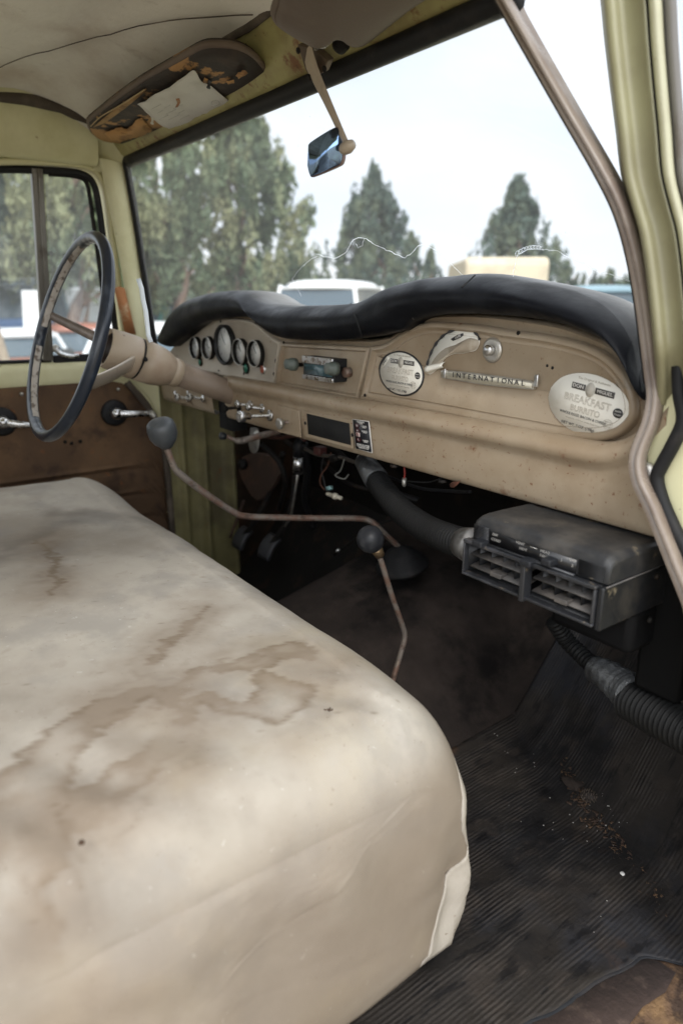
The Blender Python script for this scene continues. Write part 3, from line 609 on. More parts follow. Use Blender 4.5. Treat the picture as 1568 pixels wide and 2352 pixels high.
# stickers on the glovebox
YS = YF-.0118
def sticker(label, C, rx, rz, ang, ring, notch=None, half=False):
    C = Vector(C); u = Vector((math.cos(ang), 0, math.sin(ang))); v = Vector((-math.sin(ang), 0, math.cos(ang)))
    def L(a_, b_, d=0): return C+u*(a_*rx)+v*(b_*rz)-Y*d
    rim = [(math.cos(t), math.sin(t)) for t in np.linspace(0, 2*math.pi, 56, endpoint=False)]
    V, F = plate([L(a_*(1+.006*random.uniform(-1, 1)), b_) for a_, b_ in rim], (0, -.0004, 0))
    s = mesh('sticker', V, F, ink if ring else stick); tag(s, label, 'sticker', 'round food stickers on the glovebox')
    if ring: V, F = plate([L(a_*.93, b_*.93, .0006) for a_, b_ in rim], (0, -.0002, 0)); mesh('sticker_field', V, F, stick, s)
    d = .0011
    def bar(a0, a1, b_, hh, m_, flip=1):
        P = [L(a0, b_-hh, d), L(a1, b_-hh, d), L(a1, b_+hh, d), L(a0, b_+hh, d)]; V, F = plate(P, (0, -.0001, 0)); mesh('name_bar', V, F, m_, s)
    ib_ = MATS.get('faded_ink') or mat('faded_ink', (.085, .08, .075), .7); bar(-.46, -.12, .52, .10, ib_); bar(.12, .58, .52, .10, ib_)
    text('lettering', 'DON', L(-.30, .52, d+.0003), u, v, rz*.17, inkw, s, .0001, sx=1.1); text('lettering', 'MIGUEL', L(.35, .52, d+.0003), u, v, rz*.15, inkw, s, .0001, sx=1.1)
    V, F = plate([L(.0+.11*math.cos(t), .50+.24*math.sin(t), d+.0002) for t in np.linspace(0, 6.28, 24, endpoint=False)], (0, -.0001, 0)); mesh('blank_oval', V, F, mat('oval_grey', (.50, .47, .41), .6) if 'oval_grey' not in MATS else MATS['oval_grey'], s)
    text('lettering', 'The Original & Authentic', L(.05, .80, d), u, v, rz*.10, inkg, s, .0001, sx=1.2)
    text('lettering', 'BREAKFAST', L(-.02, .10, d), u, v, rz*.34, inkg, s, .0001, sx=1.02, outline=.00022)
    text('lettering', 'BURRITO', L(-.02, -.22, d), u, v, rz*.28, inkg, s, .0001, sx=1.0, outline=.0002)
    text('lettering', 'WHOLE EGGS, BACON & CHEESE', L(-.05, -.43, d), u, v, rz*.125, ink, s, .0001, sx=.98)
    text('lettering', 'wrapped in a soft flour tortilla. Keep frozen', L(-.02, -.57, d), u, v, rz*.07, inkg, s, .0001, sx=1.1)
    text('lettering', 'NET WT. 7 OZ. (198g)', L(-.12, -.77, d), u, v, rz*.13, ink, s, .0001, sx=1.05)
    for (a_, b_, ra, m_) in ((.74, .02, .115, ink), (.57, -.42, .115, inkg)):
        if m_ is ink:
            V, F = plate([L(a_+ra*math.cos(t), b_+ra*1.35*math.sin(t), d) for t in np.linspace(0, 6.28, 24, endpoint=False)], (0, -.0001, 0)); mesh('round_mark', V, F, ink, s)
            text('lettering', 'READY', L(a_, b_+.05, d+.0003), u, v, rz*.075, inkw, s, .0001); text('lettering', 'TO EAT', L(a_, b_-.06, d+.0003), u, v, rz*.075, inkw, s, .0001)
        else:
            V, F = tube([L(a_+ra*math.cos(t), b_+ra*1.35*math.sin(t), d) for t in np.linspace(0, 6.28, 28)], .00022, 4); mesh('round_mark', V, F, inkg, s)
            for q in (-.08, 0, .08): text('lettering', 'INSPECTED', L(a_, b_+q, d), u, v, rz*.055, inkg, s, .0001)
    if ring:
        P = [L(math.cos(t), math.sin(t), d) for t in np.linspace(R(118), R(178), 16)]; V, F = plate(P, (0, -.0001, 0)); mesh('corner_flash', V, F, ink, s)
        P = [L(-.90, .12, d+.0002), L(-.80, .12, d+.0002), L(-.48, .66, d+.0002), L(-.56, .72, d+.0002), L(-.62, .70, d+.0002), L(-.88, .26, d+.0002)]; V, F = plate(P, (0, -.0001, 0)); mesh('flash_band', V, F, stick, s)
        text('lettering', 'JUMBO', L(-.70, .42, d+.0005), L(-.5, .70)-L(-.86, .16), L(-.9, .6)-L(-.6, .3), rz*.15, ink, s, .0001, sx=.9)
    return s
c1 = at(920, 858, y=YS); sticker('small oval food sticker with a black border and outlined lettering, nearest the radio', c1, .0570, .0365, -.02, True)
c3 = at(1348, 930, y=YS); sticker('pale oval food sticker without a border at the curved right end of the glovebox', c3, .0600, .0385, -.13, False)
# half torn one
P = [(979, 856), (980, 838), (987, 815), (998, 793), (1013, 775), (1032, 762), (1055, 755), (1075, 755), (1092, 765), (1101, 780), (1099, 793), (1092, 805), (1080, 808), (1062, 812), (1045, 812), (1030, 818), (1019, 826), (1010, 842), (1000, 852), (988, 860)]
V, F = plate([at(a_, b_, y=YS) for a_, b_ in s2(P+[P[0]], 2)], (0, -.0005, 0))
s = mesh('sticker', V, F, stick); tag(s, 'half torn curved food sticker peeling off above the chrome badge', 'sticker', 'round food stickers on the glovebox')
P = [(983, 852), (990, 835), (1004, 815), (1022, 800), (1045, 792), (1064, 782), (1080, 776), (1098, 782), (1098, 792), (1090, 804), (1062, 811), (1045, 811), (1030, 817), (1017, 827), (1008, 842), (998, 850)]
V, F = plate([at(a_, b_, y=YS-.0008) for a_, b_ in s2(P+[P[0]], 2)], (0, -.0003, 0)); mesh('torn_backing', V, F, stickgrey, s)
P = smoothpath([at(a_, b_, y=YS-.0012) for a_, b_ in ((980, 838), (987, 815), (998, 793), (1013, 775), (1032, 762), (1055, 755.5), (1075, 755), (1092, 765), (1101, 780))], 5)
V, F = tube(P, [.0018+.0008*math.sin(i*1.3) for i in range(len(P))], 5); o = mesh('border_band', V, F, ink, s)
V, F = plate([at(a_, b_, y=YS-.0012) for a_, b_ in ((1034, 779), (1050, 769), (1063, 765), (1064, 770), (1058, 775), (1040, 783))], (0, -.0002, 0)); mesh('name_bar', V, F, ink, s)
text('lettering', 'GUEL', at(1051, 773.5, y=YS-.0017), at(1062, 768, y=.7)-at(1040, 780, y=.7), Z, .0055, inkw, s, .0001)
P = [(978, 845), (986, 838), (1004, 836), (1022, 829), (1022, 838), (1015, 845), (984, 857), (978, 856)]
rows = []
for i in range(8):
    t = i/7; q0 = at(978+44*t, 840-9*t, y=YS-.001); q1 = at(982+38*t, 858-14*t, y=YS-.001)
    rows.append([q0, q0.lerp(q1, .3)-Y*.005, q0.lerp(q1, .7)-Y*.006, q1-Y*.002])
V, F = gridVF(rows); thick(mesh('curled_flap', V, F, stick, s), .0004)

# instruction plate
q = [at(a_, b_, y=.7405) for a_, b_ in ((809, 962), (848, 967.5), (856, 1041), (817, 1031))]
V, F = plate(q, (0, -.0006, 0)); pl = mesh('instruction_plate', V, F, inkw); tag(pl, 'small black transfer case instruction plate with white lettering beside the empty ashtray opening', 'instruction plate')
def Q(a_, b_, d=.0): return (q[3].lerp(q[2], a_)).lerp(q[0].lerp(q[1], a_), b_)-Y*(.0008+d)
V, F = plate([Q(.04, .02), Q(.96, .02), Q(.96, .98), Q(.04, .98)], (0, -.0002, 0)); mesh('plate_field', V, F, mat('plate_black', (.012, .013, .018), .35), pl)
pu, pv = (q[1]-q[0]).normalized(), (q[0]-q[3]).normalized()
def pt(s_, a_, b_, h_, m_=inkw, sx=1.1): text('lettering', s_, Q(a_, b_, .0004), pu, pv, h_, m_, pl, .0001, sx=sx)
pt('TRANSFER', .5, .93, .0042); pt('CASE', .5, .885, .0042)
for k, (ch, b_, w1, w2) in enumerate((('H', .80, '2 WHEEL', 'DRIVE'), ('H', .64, '4 WHEEL', 'DRIVE'), ('N', .50, '', ''), ('L', .34, '4 WHEEL', 'DRIVE'))):
    if ch == 'N':
        V, F = plate([Q(.14, .445, .0004), Q(.38, .445, .0004), Q(.38, .575, .0004), Q(.14, .575, .0004)], (0, -.0001, 0)); mesh('neutral_square', V, F, mat('pale_pink', (.62, .50, .47), .5), pl)
        text('lettering', ch, Q(.26, .51, .0008), pu, pv, .0075, inkr, pl, .0001, sx=1.2)
    else:
        V, F = tube([Q(.26+.10*math.cos(t), b_+.055*math.sin(t), .0004) for t in np.linspace(0, 6.28, 22)], .0003, 4); mesh('position_ring', V, F, inkr, pl)
        pt(ch, .26, b_, .006); pt(w1, .68, b_+.012, .0038); pt(w2, .68, b_-.028, .0038)
pt('DO NOT USE 4 WHEEL', .50, .19, .0036, sx=1.0); pt('DRIVE ON DRY HARD', .50, .14, .0036, sx=1.0); pt('SURFACED ROAD', .52, .09, .0036, sx=1.0)

# ================================================================ steering
stc = Vector((-.30, .3965, 1.43)); wu = Vector((0, .337, .94)).normalized(); wx = Vector((1, 0, 0)); wn = wx.cross(wu)   # rim plane
if wn.y < 0: wn = -wn
sw = thing('steering_wheel', 'thin rimmed dark blue-black steering wheel with a worn finger grip rim and no horn button', 'steering wheel', stc)
RW = .200
rows = []; inner = []
N = 180
for i in range(N):
    t = 2*math.pi*i/N; d = wu*math.cos(t)+wx*math.sin(t); c = stc+d*RW; row = []
    g = .0016*abs(math.sin(t*22))
    for k in range(14):
        a_ = 2*math.pi*k/14; rr = .0118
        dd = d*math.cos(a_)*(rr*.95)+wn*math.sin(a_)*rr
        if math.cos(a_) < -.3: dd -= d*(g-.0008)*1.3*(-math.cos(a_))
        row.append(c+dd)
    rows.append(row)
V, F = gridVF(rows, True, True); mesh('rim', V, F, wheelm, sw)
# worn pale inner face on the left and upper left of the rim
for (t0, t1) in ((R(205), R(262)), (R(275), R(345))):
    rows = []
    for i in range(46):
        t = t0+(t1-t0)*i/45; d = wu*math.cos(t)+wx*math.sin(t); c = stc+d*RW; g = .0016*abs(math.sin(t*22)); row = []
        for a_ in (R(148), R(165), R(180), R(195), R(212)):
            row.append(c+d*math.cos(a_)*(.0118*.95+.0006)+wn*math.sin(a_)*.0122+d*(g-.0008)*1.3*math.cos(a_))
        rows.append(row)
    V, F = gridVF(rows); mesh('worn_patch', V, F, worn_in, sw)
hub = Vector((-.30, .470, 1.408)); ca = Vector((0, .928, -.373)).normalized()
def spoke(t, w0, w1, m_):
    d = wu*math.cos(t)+wx*math.sin(t); e = stc+d*(RW-.002)+wn*.004
    s_ = hub+ca*.050+d*.034
    side = d.cross(wn).normalized()
    rows = []
    for k in range(9):
        u = k/8; p = s_.lerp(e, u)+ca*(.004*math.sin(math.pi*u)); wd_ = w0+(w1-w0)*u; th = .0085-.003*u
        rows.append([p+side*math.cos(a_)*wd_+wn*math.sin(a_)*th for a_ in np.linspace(0, 2*math.pi, 14, endpoint=False)])
    V, F = gridVF(rows, False, True); return mesh('spoke', V, F, m_, sw)
spm = mat('dark_spoke', (.16, .13, .11), .35, .3, layers=[((.33, .27, .22), 20, .45, .65, .7)])
spoke(R(283), .013, .009, spm)
splt = mat('worn_spoke', (.50, .43, .35), .28, .55, layers=[((.30, .24, .18), 20, .5, .7, .6)])
spoke(R(113), .019, .016, splt)
V, F = lathe([(.006, .0330), (.0, .0375), (-.002, .0395), (0, .0410), (.03, .0440), (.062, .0450), (.066, .0440), (.066, .030)], hub, ca, 40, False); mesh('hub', V, F, tan_lt, sw)
V, F = lathe([(.002, .0375), (.010, .0345), (.045, .030), (.046, .001)], hub, ca, 36, False); mesh('hub_well', V, F, mat('hub_dark', (.03, .02, .017), .5, layers=[((.10, .06, .045), 30, .5, .7, .6)]), sw)
for k in range(3):
    a_ = 2.1*k+.4; o1 = ca.orthogonal().normalized(); o2 = ca.cross(o1)
    V, F = lathe([(0, .003), (.01, .003)], hub+ca*.035+(o1*math.cos(a_)+o2*math.sin(a_))*.018, -ca, 10); mesh('hub_screw', V, F, alum, sw)

stcol = thing('steering_column', 'dusty pinkish tan steering column with a flared collar running down into the dashboard', 'steering column', hub+ca*.3)
V, F = lathe([(.066, .040), (.0665, .0435), (.070, .0435), (.070, .040)], hub, ca, 36, False); mesh('gap_ring', V, F, dark, stcol)
V, F = lathe([(.071, .038), (.071, .0448), (.105, .0442), (.128, .040), (.146, .0325), (.149, .0300)], hub, ca, 40, False); mesh('collar', V, F, tan_lt, stcol)
V, F = lathe([(.147, .0300), (.149, .0318), (.166, .0305), (.168, .0280)], hub, ca, 36, False); mesh('clamp_band', V, F, tan_lt, stcol)
V, F = lathe([(.167, .0272), (.30, .0268), (.52, .0268)], hub, ca, 32, True); mesh('tube', V, F, mat('column_tube', (.22, .165, .12), .5, layers=[((.12, .08, .06), 12, .45, .65, .8), ((.36, .28, .22), 20, .55, .75, .5)], bump=(150, .1, .001)), stcol)
V, F = lathe([(0, .0045), (.014, .0045), (.0145, .003)], hub+ca*.083+Vector((.040, -.010, .006)), (1, -.3, .1), 14); mesh('lever_stub', V, F, darkm, stcol)

# ================================================================ driver door
dd = thing('driver_door', 'closed driver door with yellow sill, brown fibreboard trim panel, window crank and split side window', 'door', (-.75, .2, .7))
def dx(z): return -.745 if z < 1.36 else -.745+(z-1.36)*.17
def DP(px, py, off=0):                         # point on the door's inner face (leans in above the belt)
    p = at(px, py, x=-.745)
    for _ in range(6): p = at(px, py, x=dx(p.z)+off)
    return p
# yellow belt rail
rows = []
for y in np.linspace(-.74, .675, 50):
    e = max(0, (y-.60)/.075)
    rows.append([(-.80, y, 1.350), (-.765, y, 1.352), (-.750, y, 1.349), (-.741, y, 1.341), (-.7395, y, 1.325), (-.742, y, 1.306-.004*e), (-.744, y, 1.294-.022*e*e), (-.748, y, 1.288-.022*e*e)])
V, F = gridVF(rows); mesh('belt_rail', V, F, yel, dd)
# curved yellow flange at the front corner
cv = smoothpath([(.60, 1.298), (.66, 1.288), (.70, 1.258), (.735, 1.20), (.757, 1.12), (.765, 1.03)], 5)if False else smoothpath([Vector((0, a_, b_)) for a_, b_ in ((.56, 1.300), (.62, 1.298), (.668, 1.280), (.705, 1.238), (.735, 1.18), (.752, 1.10), (.757, .98), (.757, .66))], 6)
rows = [[Vector((-.746, p.y-.004, p.z-.004)), Vector((-.738, p.y, p.z)), Vector((-.738, p.y+.006, p.z+.010)), Vector((-.742, p.y+.012, p.z+.018)), Vector((-.76, p.y+.016, p.z+.022))] for p in cv]
V, F = gridVF(rows); mesh('front_flange', V, F, yel, dd)
# trim panel with two horizontal folds
edge = [(p.y-.003, p.z-.003) for p in cv]
rows = []
for y in np.linspace(-.70, .752, 100):
    zt = 1.291
    if y > .56: zt = interp([e[0] for e in edge[:38]], [e[1] for e in edge[:38]], y)
    row = []
    for k in range(190):
        z = .66+(zt-.66)*k/189
        x = -.7445+.0016*fb((y, z, 0), 5)
        for zf in (1.052, .975, .905): x += .007*math.exp(-((z-zf)/.005)**2)-.007*math.exp(-((z-zf+.011)/.005)**2)
        row.append((x, y, z))
    rows.append(row)
V, F = gridVF(rows); mesh('trim_panel', V, F, cardb, dd)
for px, py in ((50, 905), (272, 894), (150, 1015), (165, 1018), (185, 1014)):
    V, F = lathe([(0, .005), (.003, .004), (.004, .0001)], at(px, py, x=-.742), X, 12); mesh('trim_clip', V, F, darkm if py > 1000 else alum, dd)
def crank(name, cx_, cy_, ex_, ey_):
    c = at(cx_, cy_, x=-.742); e = at(ex_, ey_, x=-.700)
    V, F = lathe([(0, .036), (.006, .036), (.010, .030), (.011, .018)], c, X, 32); g = mesh(name+'_escutcheon', V, F, rub, dd)
    V, F = lathe([(.008, .017), (.026, .015), (.034, .011), (.036, .0001)], c, X, 24); k = mesh(name, V, F, chrome, dd)
    d = (e-(c+X*.030)); s_ = d.cross(X).normalized(); rows = []
    for i in range(11):
        u = i/10; p = c+X*.028+d*u+X*.006*math.sin(u*3.1); w_ = .0105-.0045*u
        rows.append([p+s_*w_*math.cos(a_)+X*.0045*math.sin(a_) for a_ in np.linspace(0, 6.283, 12, endpoint=False)])
    V, F = gridVF(rows, False, True); mesh('crank_arm', V, F, chrome, k)
    if name == 'window_crank':
        V, F = lathe([(-.004, .0085), (.006, .0085), (.012, .006), (.026, .006), (.028, .004)], e, (1, -.1, -.25), 18); mesh('crank_knob', V, F, alum, k)
    return k
crank('window_crank', 262, 948, 350, 950)
crank('door_handle', 4, 968, 78, 977)
# window frame, division bar, rubber channels, panes
def dpath(L, n=5, off=0): return smoothpath([DP(a_, b_, off) for a_, b_ in L], n)
fr = dpath([(-260, 395), (-100, 386), (0, 379), (90, 379), (165, 383), (205, 391), (228, 412), (240, 450), (252, 540), (266, 640), (280, 745), (290, 800)])
rows = []
for i, p in enumerate(fr):
    t = (fr[min(i+1, len(fr)-1)]-fr[max(i-1, 0)]).normalized(); s_ = X.cross(t).normalized()
    if s_.z < 0 and abs(s_.z) > .5: s_ = -s_
    if i > 20 and s_.y < 0: s_ = -s_
    rows.append([p-X*.03+s_*.014, p+s_*.014, p+X*.005+s_*.010, p+X*.005, p-s_*.001, p-X*.03-s_*.001])
V, F = gridVF(rows); mesh('window_frame', V, F, yel, dd)
ch_ = dpath([(-260, 404), (-100, 396), (0, 389), (90, 391), (160, 395), (196, 403), (215, 422), (225, 460), (238, 550), (252, 650), (264, 745), (272, 815)], 5, -.006)
V, F = tube(ch_, .0085, 8); mesh('window_channel', V, F, rub, dd)
vf = dpath([(112, 400), (150, 402), (185, 408), (200, 422), (207, 455), (220, 550), (232, 640), (244, 730), (252, 790), (246, 818), (200, 824), (122, 822)], 5, -.006)
V, F = tube(vf, .0052, 8); mesh('vent_frame', V, F, darkm, dd)
a0, a1 = DP(84, 388, -.006), DP(110, 828, -.006)
V, F = xbox((a0+a1)/2, (a1-a0)/2, Vector((0, .0125, 0)), Vector((.010, 0, 0))); V2, F2 = xbox((a0+a1)/2+Vector((.009, .003, 0)), (a1-a0)/2, Vector((0, .004, 0)), Vector((.005, 0, 0)))
V, F = join((V, F), (V2, F2)); bevel(mesh('division_bar', V, F, mat('grey_bar', (.17, .16, .14), .35, .6, layers=[((.07, .055, .04), 20, .5, .7, .7)]), dd), .002)
V, F = plate([DP(-300, 380, -.014), DP(90, 380, -.014), DP(114, 835, -.014), DP(-300, 850, -.014)], (-.003, 0, 0)); mesh('side_glass', V, F, glass, dd)
V, F = plate([DP(104, 402, -.016), DP(190, 410, -.016), DP(208, 450, -.016), DP(256, 815, -.016), DP(124, 820, -.016)], (-.003, 0, 0)); mesh('vent_glass', V, F, glass, dd)
V, F = tube([DP(-300, 838, -.004), DP(0, 832, -.004), DP(118, 828, -.004)], .0045, 8); mesh('belt_seal', V, F, rub, dd)
V, F = xbox(DP(190, 822, -.008), (0, .075, 0), (0, 0, .010), (.008, 0, 0)); bevel(mesh('vent_sill', V, F, rub, dd), .003)
lp = [DP(128, 800, .006), DP(140, 812, .010), DP(165, 818, .014), DP(182, 815, .016)]
V, F = tube(smoothpath(lp, 5), [.007-.0002*i for i in range(16)], 10); g = mesh('vent_latch', V, F, chrome, dd)
V, F = lathe([(0, .010), (.012, .008)], DP(128, 800, -.002), X, 16); mesh('latch_pivot', V, F, alum, g)
V, F = join(box((-.79, -.74, .655), (-.76, .76, 1.34))); mesh('door_shell', V, F, yel, dd)

# ================================================================ passenger door, swung wide open
pdr = thing('passenger_door', 'open passenger door edge in faded yellow with black rubber seal at the right of the photo', 'door', (.80, .72, .75))
ls = [(1383, 0), (1392, 90), (1405, 200), (1418, 300), (1430, 400), (1452, 480), (1469, 540), (1486, 650), (1500, 782), (1506, 860), (1506, 930)]
def off(P, d): return [(a_+d, b_) for a_, b_ in P]
ls = [(1369, -90)]+ls
st = [(0, .700, 'a'), (7, .694, 'a'), (26, .696, 'a'), (34, .704, 'a'), (52, .708, 'a'), (78, .706, 'a'), (88, .700, 'a'), (96, .694, 'a')]
def shrink(py): return 1-.28*max(0, py)/900
prs = smoothpath([Vector((a_, b_, 0)) for a_, b_ in ls], 4)
bl_ = lambda py: .034*max(0, min(1, (py-800)/130))
rows = [[at(p.x-6, p.y, y=.76)]+[at(p.x+d*shrink(p.y), p.y, y=yy+bl_(p.y)) for d, yy, _ in st]+[at(p.x+104*shrink(p.y), p.y, y=.74)] for p in prs]
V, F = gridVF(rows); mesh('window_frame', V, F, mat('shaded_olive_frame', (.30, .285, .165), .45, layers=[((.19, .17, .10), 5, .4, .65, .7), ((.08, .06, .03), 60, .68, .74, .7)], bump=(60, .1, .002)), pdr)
V, F = tube([at(p.x+101*shrink(p.y), p.y, y=.708) for p in prs], .0022, 6); mesh('frame_groove', V, F, dark, pdr)
rows = [[at(p.x+103*shrink(p.y), p.y, y=.712), at(p.x+106*shrink(p.y), p.y, y=.700), at(p.x+118*shrink(p.y), p.y, y=.697), at(p.x+133*shrink(p.y), p.y, y=.703), at(p.x+137*shrink(p.y), p.y, y=.72)] for p in prs]
V, F = gridVF(rows); mesh('inner_rib', V, F, mat('pale_olive', (.40, .385, .26), .45, layers=[((.28, .25, .16), 8, .45, .65, .6), (RUST, 30, .66, .74, .6)]), pdr)
rows = [[at(p.x+136*shrink(p.y), p.y, y=.722), at(p.x+148*shrink(p.y), p.y, y=.712), at(p.x+166*shrink(p.y), p.y, y=.712), at(p.x+170*shrink(p.y), p.y, y=.73)] for p in prs]
V, F = gridVF(rows); mesh('glass_channel', V, F, mat('channel_grey', (.17, .16, .15), .6, layers=[((.09, .06, .05), 14, .5, .7, .6)]), pdr)
V, F = plate([at(1545, -100, y=.725), Vector((1.5, .725, 1.84)), Vector((1.55, .725, 1.42)), at(1640, 860, y=.725)], (0, .004, 0)); mesh('door_glass', V, F, glass, pdr)
# shell below the belt
poly = [at(1500, 870, y=.735), at(1560, 862, y=.735), Vector((.90, .735, 1.42)), Vector((1.65, .735, 1.42)), Vector((1.65, .735, .70)), Vector((.90, .735, .70)), Vector((.86, .735, 1.0)), at(1545, 1290, y=.735), at(1485, 1115, y=.735), at(1478, 1030, y=.735)]
V, F = plate(poly, (0, .05, 0)); bevel(mesh('door_shell', V, F, yel, pdr), .004)
sl = smoothpath([at(a_, b_, y=.724) for a_, b_ in ((1558, 840), (1560, 900), (1568, 965), (1545, 1020), (1518, 1070), (1508, 1100), (1520, 1150), (1548, 1215), (1585, 1290), (1640, 1420), (1700, 1560))], 6)
V, F = tube(sl, .0078, 10); mesh('rubber_seal', V, F, rub, pdr)
V, F = lathe([(0, .012), (.006, .012), (.009, .007)], at(1487, 1085, y=.733), (0, -1, 0), 18); mesh('hinge_pin', V, F, alum, pdr)

# ================================================================ bench seat
SX0, SX1 = -.715, .703
def seat_loop(e, f):                           # e: metres from the nearer end, f: 0 left end 1 right end
    Rr = .085 if f > .5 else .16
    k = 0 if e >= Rr else Rr*(1-math.sqrt(max(0, 1-((Rr-e)/Rr)**2)))
    if f > .5: g_ = max(0, 1-e/.20); zt = 1.075-k*.85-.018*g_**1.3; yf = .538-k*.22-.008*g_**2
    else: zt = 1.075-k*1.0; yf = .540-k*.55
    zb = .738; yb = -.42+k*.3
    if f < .5: zt += .012*math.exp(-((f-.16)/.08)**2)
    r_ = .095; P = []
    for i in range(46): P.append((yb+(yf-r_-yb)*i/45, zt+.010*math.sin(math.pi*i/45)-.002))
    for i in range(1, 17): a_ = math.pi/2*(1-i/16); P.append((yf-r_+r_*math.cos(a_), zt-r_+r_*math.sin(a_)))
    for i in range(1, 19): t = i/18; P.append((yf+.010*math.sin(math.pi*t)-.014*t*t, zt-r_-(zt-r_-zb)*t))
    for i in range(1, 9): P.append((yf-.03-(yf-.03-yb)*i/8, zb-.012))
    for i in range(1, 8): P.append((yb, zb+(zt-zb)*i/8))
    return P
nl = len(seat_loop(.3, .5)); rows = []
xs = [SX0+.0005+.16*(1-math.cos(math.pi/2*i/16)) for i in range(16)]+list(np.linspace(SX0+.16, SX1-.10, 110))+[SX1-.0005-.10*(1-math.sin(math.pi/2*i/14)) for i in range(1, 15)]
for x in xs:
    f = (x-SX0)/(SX1-SX0); e = min(x-SX0, SX1-x); row = []
    for (y, z) in seat_loop(e, f):
        p = Vector((x, y, z))
        p.z += .0055*fb((x, y, z), 3.2)*(1 if z > 1 else .4); p.y += .0035*fb((x, y, z), 6) if z < 1.0 else 0
        # tuck and crease in the cover by the front corner, and soft folds down the end
        if x > .3 and z < .99: p.y += .0045*math.sin(x*46+z*17)*min(1, (.99-z)*8)*min(1, (x-.3)*3)
        if x > .35 and y < .45 and z > 1.0: k_ = min(1, (x-.35)/.25); p.z += k_*.0042*math.sin((y*1.0-x*.6)*75+4*noise.noise(p*5))*max(0, noise.noise(p*4+Vector((3, 1, 0)))+.25)
        row.append(p)
    rows.append(row)
V, F = gridVF(rows, False, True)
V = list(V)
def endcap(base, row, x, outw, n=14):
    c = Vector((x, sum(p.y for p in row)/len(row), .90)); k0 = base; prev = list(range(base, base+nl))
    for j in range(1, n):
        t = j/n; ring = []
        for p in row:
            q = p.lerp(c, t); q.x = x+outw*(.016*math.sin(math.pi/2*min(1, t*2.2))+.006*fb((0, q.y*1.6+q.z, q.z*.7), 6)+.006*math.sin(q.y*38+q.z*9)*math.exp(-((q.z-.95)/.12)**2)*min(1, t*4))
            if outw > 0: q.x -= .012*math.exp(-((q.y-.497+.02*max(0, .9-q.z))/.013)**2)*min(1, max(0, (.98-q.z)/.06))+.007*math.exp(-((q.z-.845)/.02)**2-((q.y-.51)/.05)**2)
            V.append(q); ring.append(len(V)-1)
        for i in range(nl): F.append((prev[i], prev[(i+1) % nl], ring[(i+1) % nl], ring[i]))
        prev = ring
    F.append(tuple(prev))
endcap(0, rows[0], SX0, -1); endcap(len(xs)*nl-nl, rows[-1], SX1, 1)
seatm = mat('stained_seat_cloth', (.385, .345, .292), .95, spec=.15,
    layers=[((.46, .42, .36), 3.1, .42, .65, .7), ((.24, .205, .165), 2.3, .46, .64, .65), ((.245, .23, .21), 7, .48, .66, .5), ((.40, .335, .225), 1.7, .54, .68, .55), ((.30, .26, .215), 30, .56, .70, .35), ((.62, .59, .54), 90, .66, .72, .35), ((.22, .18, .14), 170, .66, .70, .55), ((.10, .07, .05), 120, .735, .76, .75), ((.14, .10, .07), 42, .755, .775, .8)],
    attr=(('stain_shade', (.175, .125, .082), .70), ('ring', (.13, .09, .055), .60), ('grime_shade', (.16, .14, .12), .70)), bump=(650, .25, .0006), bump2=(16, .25, .006))
seat = thing('bench_seat', 'long bench seat in pale stained and dusty cloth filling the left foreground', 'bench seat', (0, .1, .66))
cus = mesh('cushion', V, F, seatm, seat)
co = np.array([tuple(v.co+ORG['bench_seat']) for v in cus.data.vertices])
me = cus.data; bm = bmesh.new(); bm.from_mesh(me); bmesh.ops.subdivide_edges(bm, edges=[e for e in bm.edges if all((v.co.z > .30 and v.co.y > -.32) for v in e.verts)], cuts=2, use_grid_fill=True); bm.to_mesh(me); bm.free()
me.polygons.foreach_set('use_smooth', [True]*len(me.polygons))
def Sp(px, py): p = at(px, py, z=1.07); return (p.x, p.y)
def seglist(L): P = [Sp(*q[:2])+(q[2],) for q in L]; return P
stl = [seglist(L) for L in (
    [(-20, 1960, .030), (60, 1850, .035), (140, 1740, .030), (200, 1680, .020), (290, 1640, .016), (340, 1600, .012), (385, 1640, .010), (440, 1560, .008), (520, 1540, .010), (600, 1525, .016), (660, 1500, .022), (710, 1510, .016)],
    [(560, 1640, .014), (620, 1630, .026), (680, 1590, .026), (600, 1560, .010)],
    [(300, 1800, .016), (350, 1760, .018), (400, 1700, .010), (440, 1640, .007), (480, 1610, .008), (560, 1640, .014)],
    [(180, 1880, .014), (250, 1840, .016), (300, 1800, .016)], [(350, 1540, .004), (400, 1490, .004), (455, 1440, .003), (480, 1400, .001)],
    [(60, 1960, .02), (20, 2100, .028), (-40, 2200, .03)], [(90, 1240, .002), (120, 1300, .003), (130, 1380, .002)])]
grl = [seglist(L) for L in ([(130, 1185, .022), (200, 1180, .020), (290, 1190, .020), (360, 1200, .016)], [(20, 1260, .018), (90, 1230, .020), (160, 1200, .022)], [(-10, 1300, .02), (40, 1260, .016)],
    [(80, 2150, .03), (160, 2080, .03), (240, 2120, .03)], [(560, 1950, .02), (640, 1900, .03), (600, 2010, .03)])]
nv = len(me.vertices); co = np.empty(nv*3); me.vertices.foreach_get('co', co); co = co.reshape(-1, 3)+np.array(ORG['bench_seat'])
def vnoise(P, s, seed, octv=5):
    rng = np.random.RandomState(seed); T = rng.rand(256, 256); out_ = 0; amp = 1; tot = 0
    q = P*s
    for o_ in range(octv):
        i = np.floor(q).astype(int); fr_ = q-i; fr_ = fr_*fr_*(3-2*fr_)
        g = lambda a_, b_: T[(i[:, 0]+a_) % 256, (i[:, 1]+b_) % 256]
        v = (g(0, 0)*(1-fr_[:, 0])+g(1, 0)*fr_[:, 0])*(1-fr_[:, 1])+(g(0, 1)*(1-fr_[:, 0])+g(1, 1)*fr_[:, 0])*fr_[:, 1]
        out_ = out_+amp*v; tot += amp; amp *= .55; q = q*2.03+17
    return out_/tot
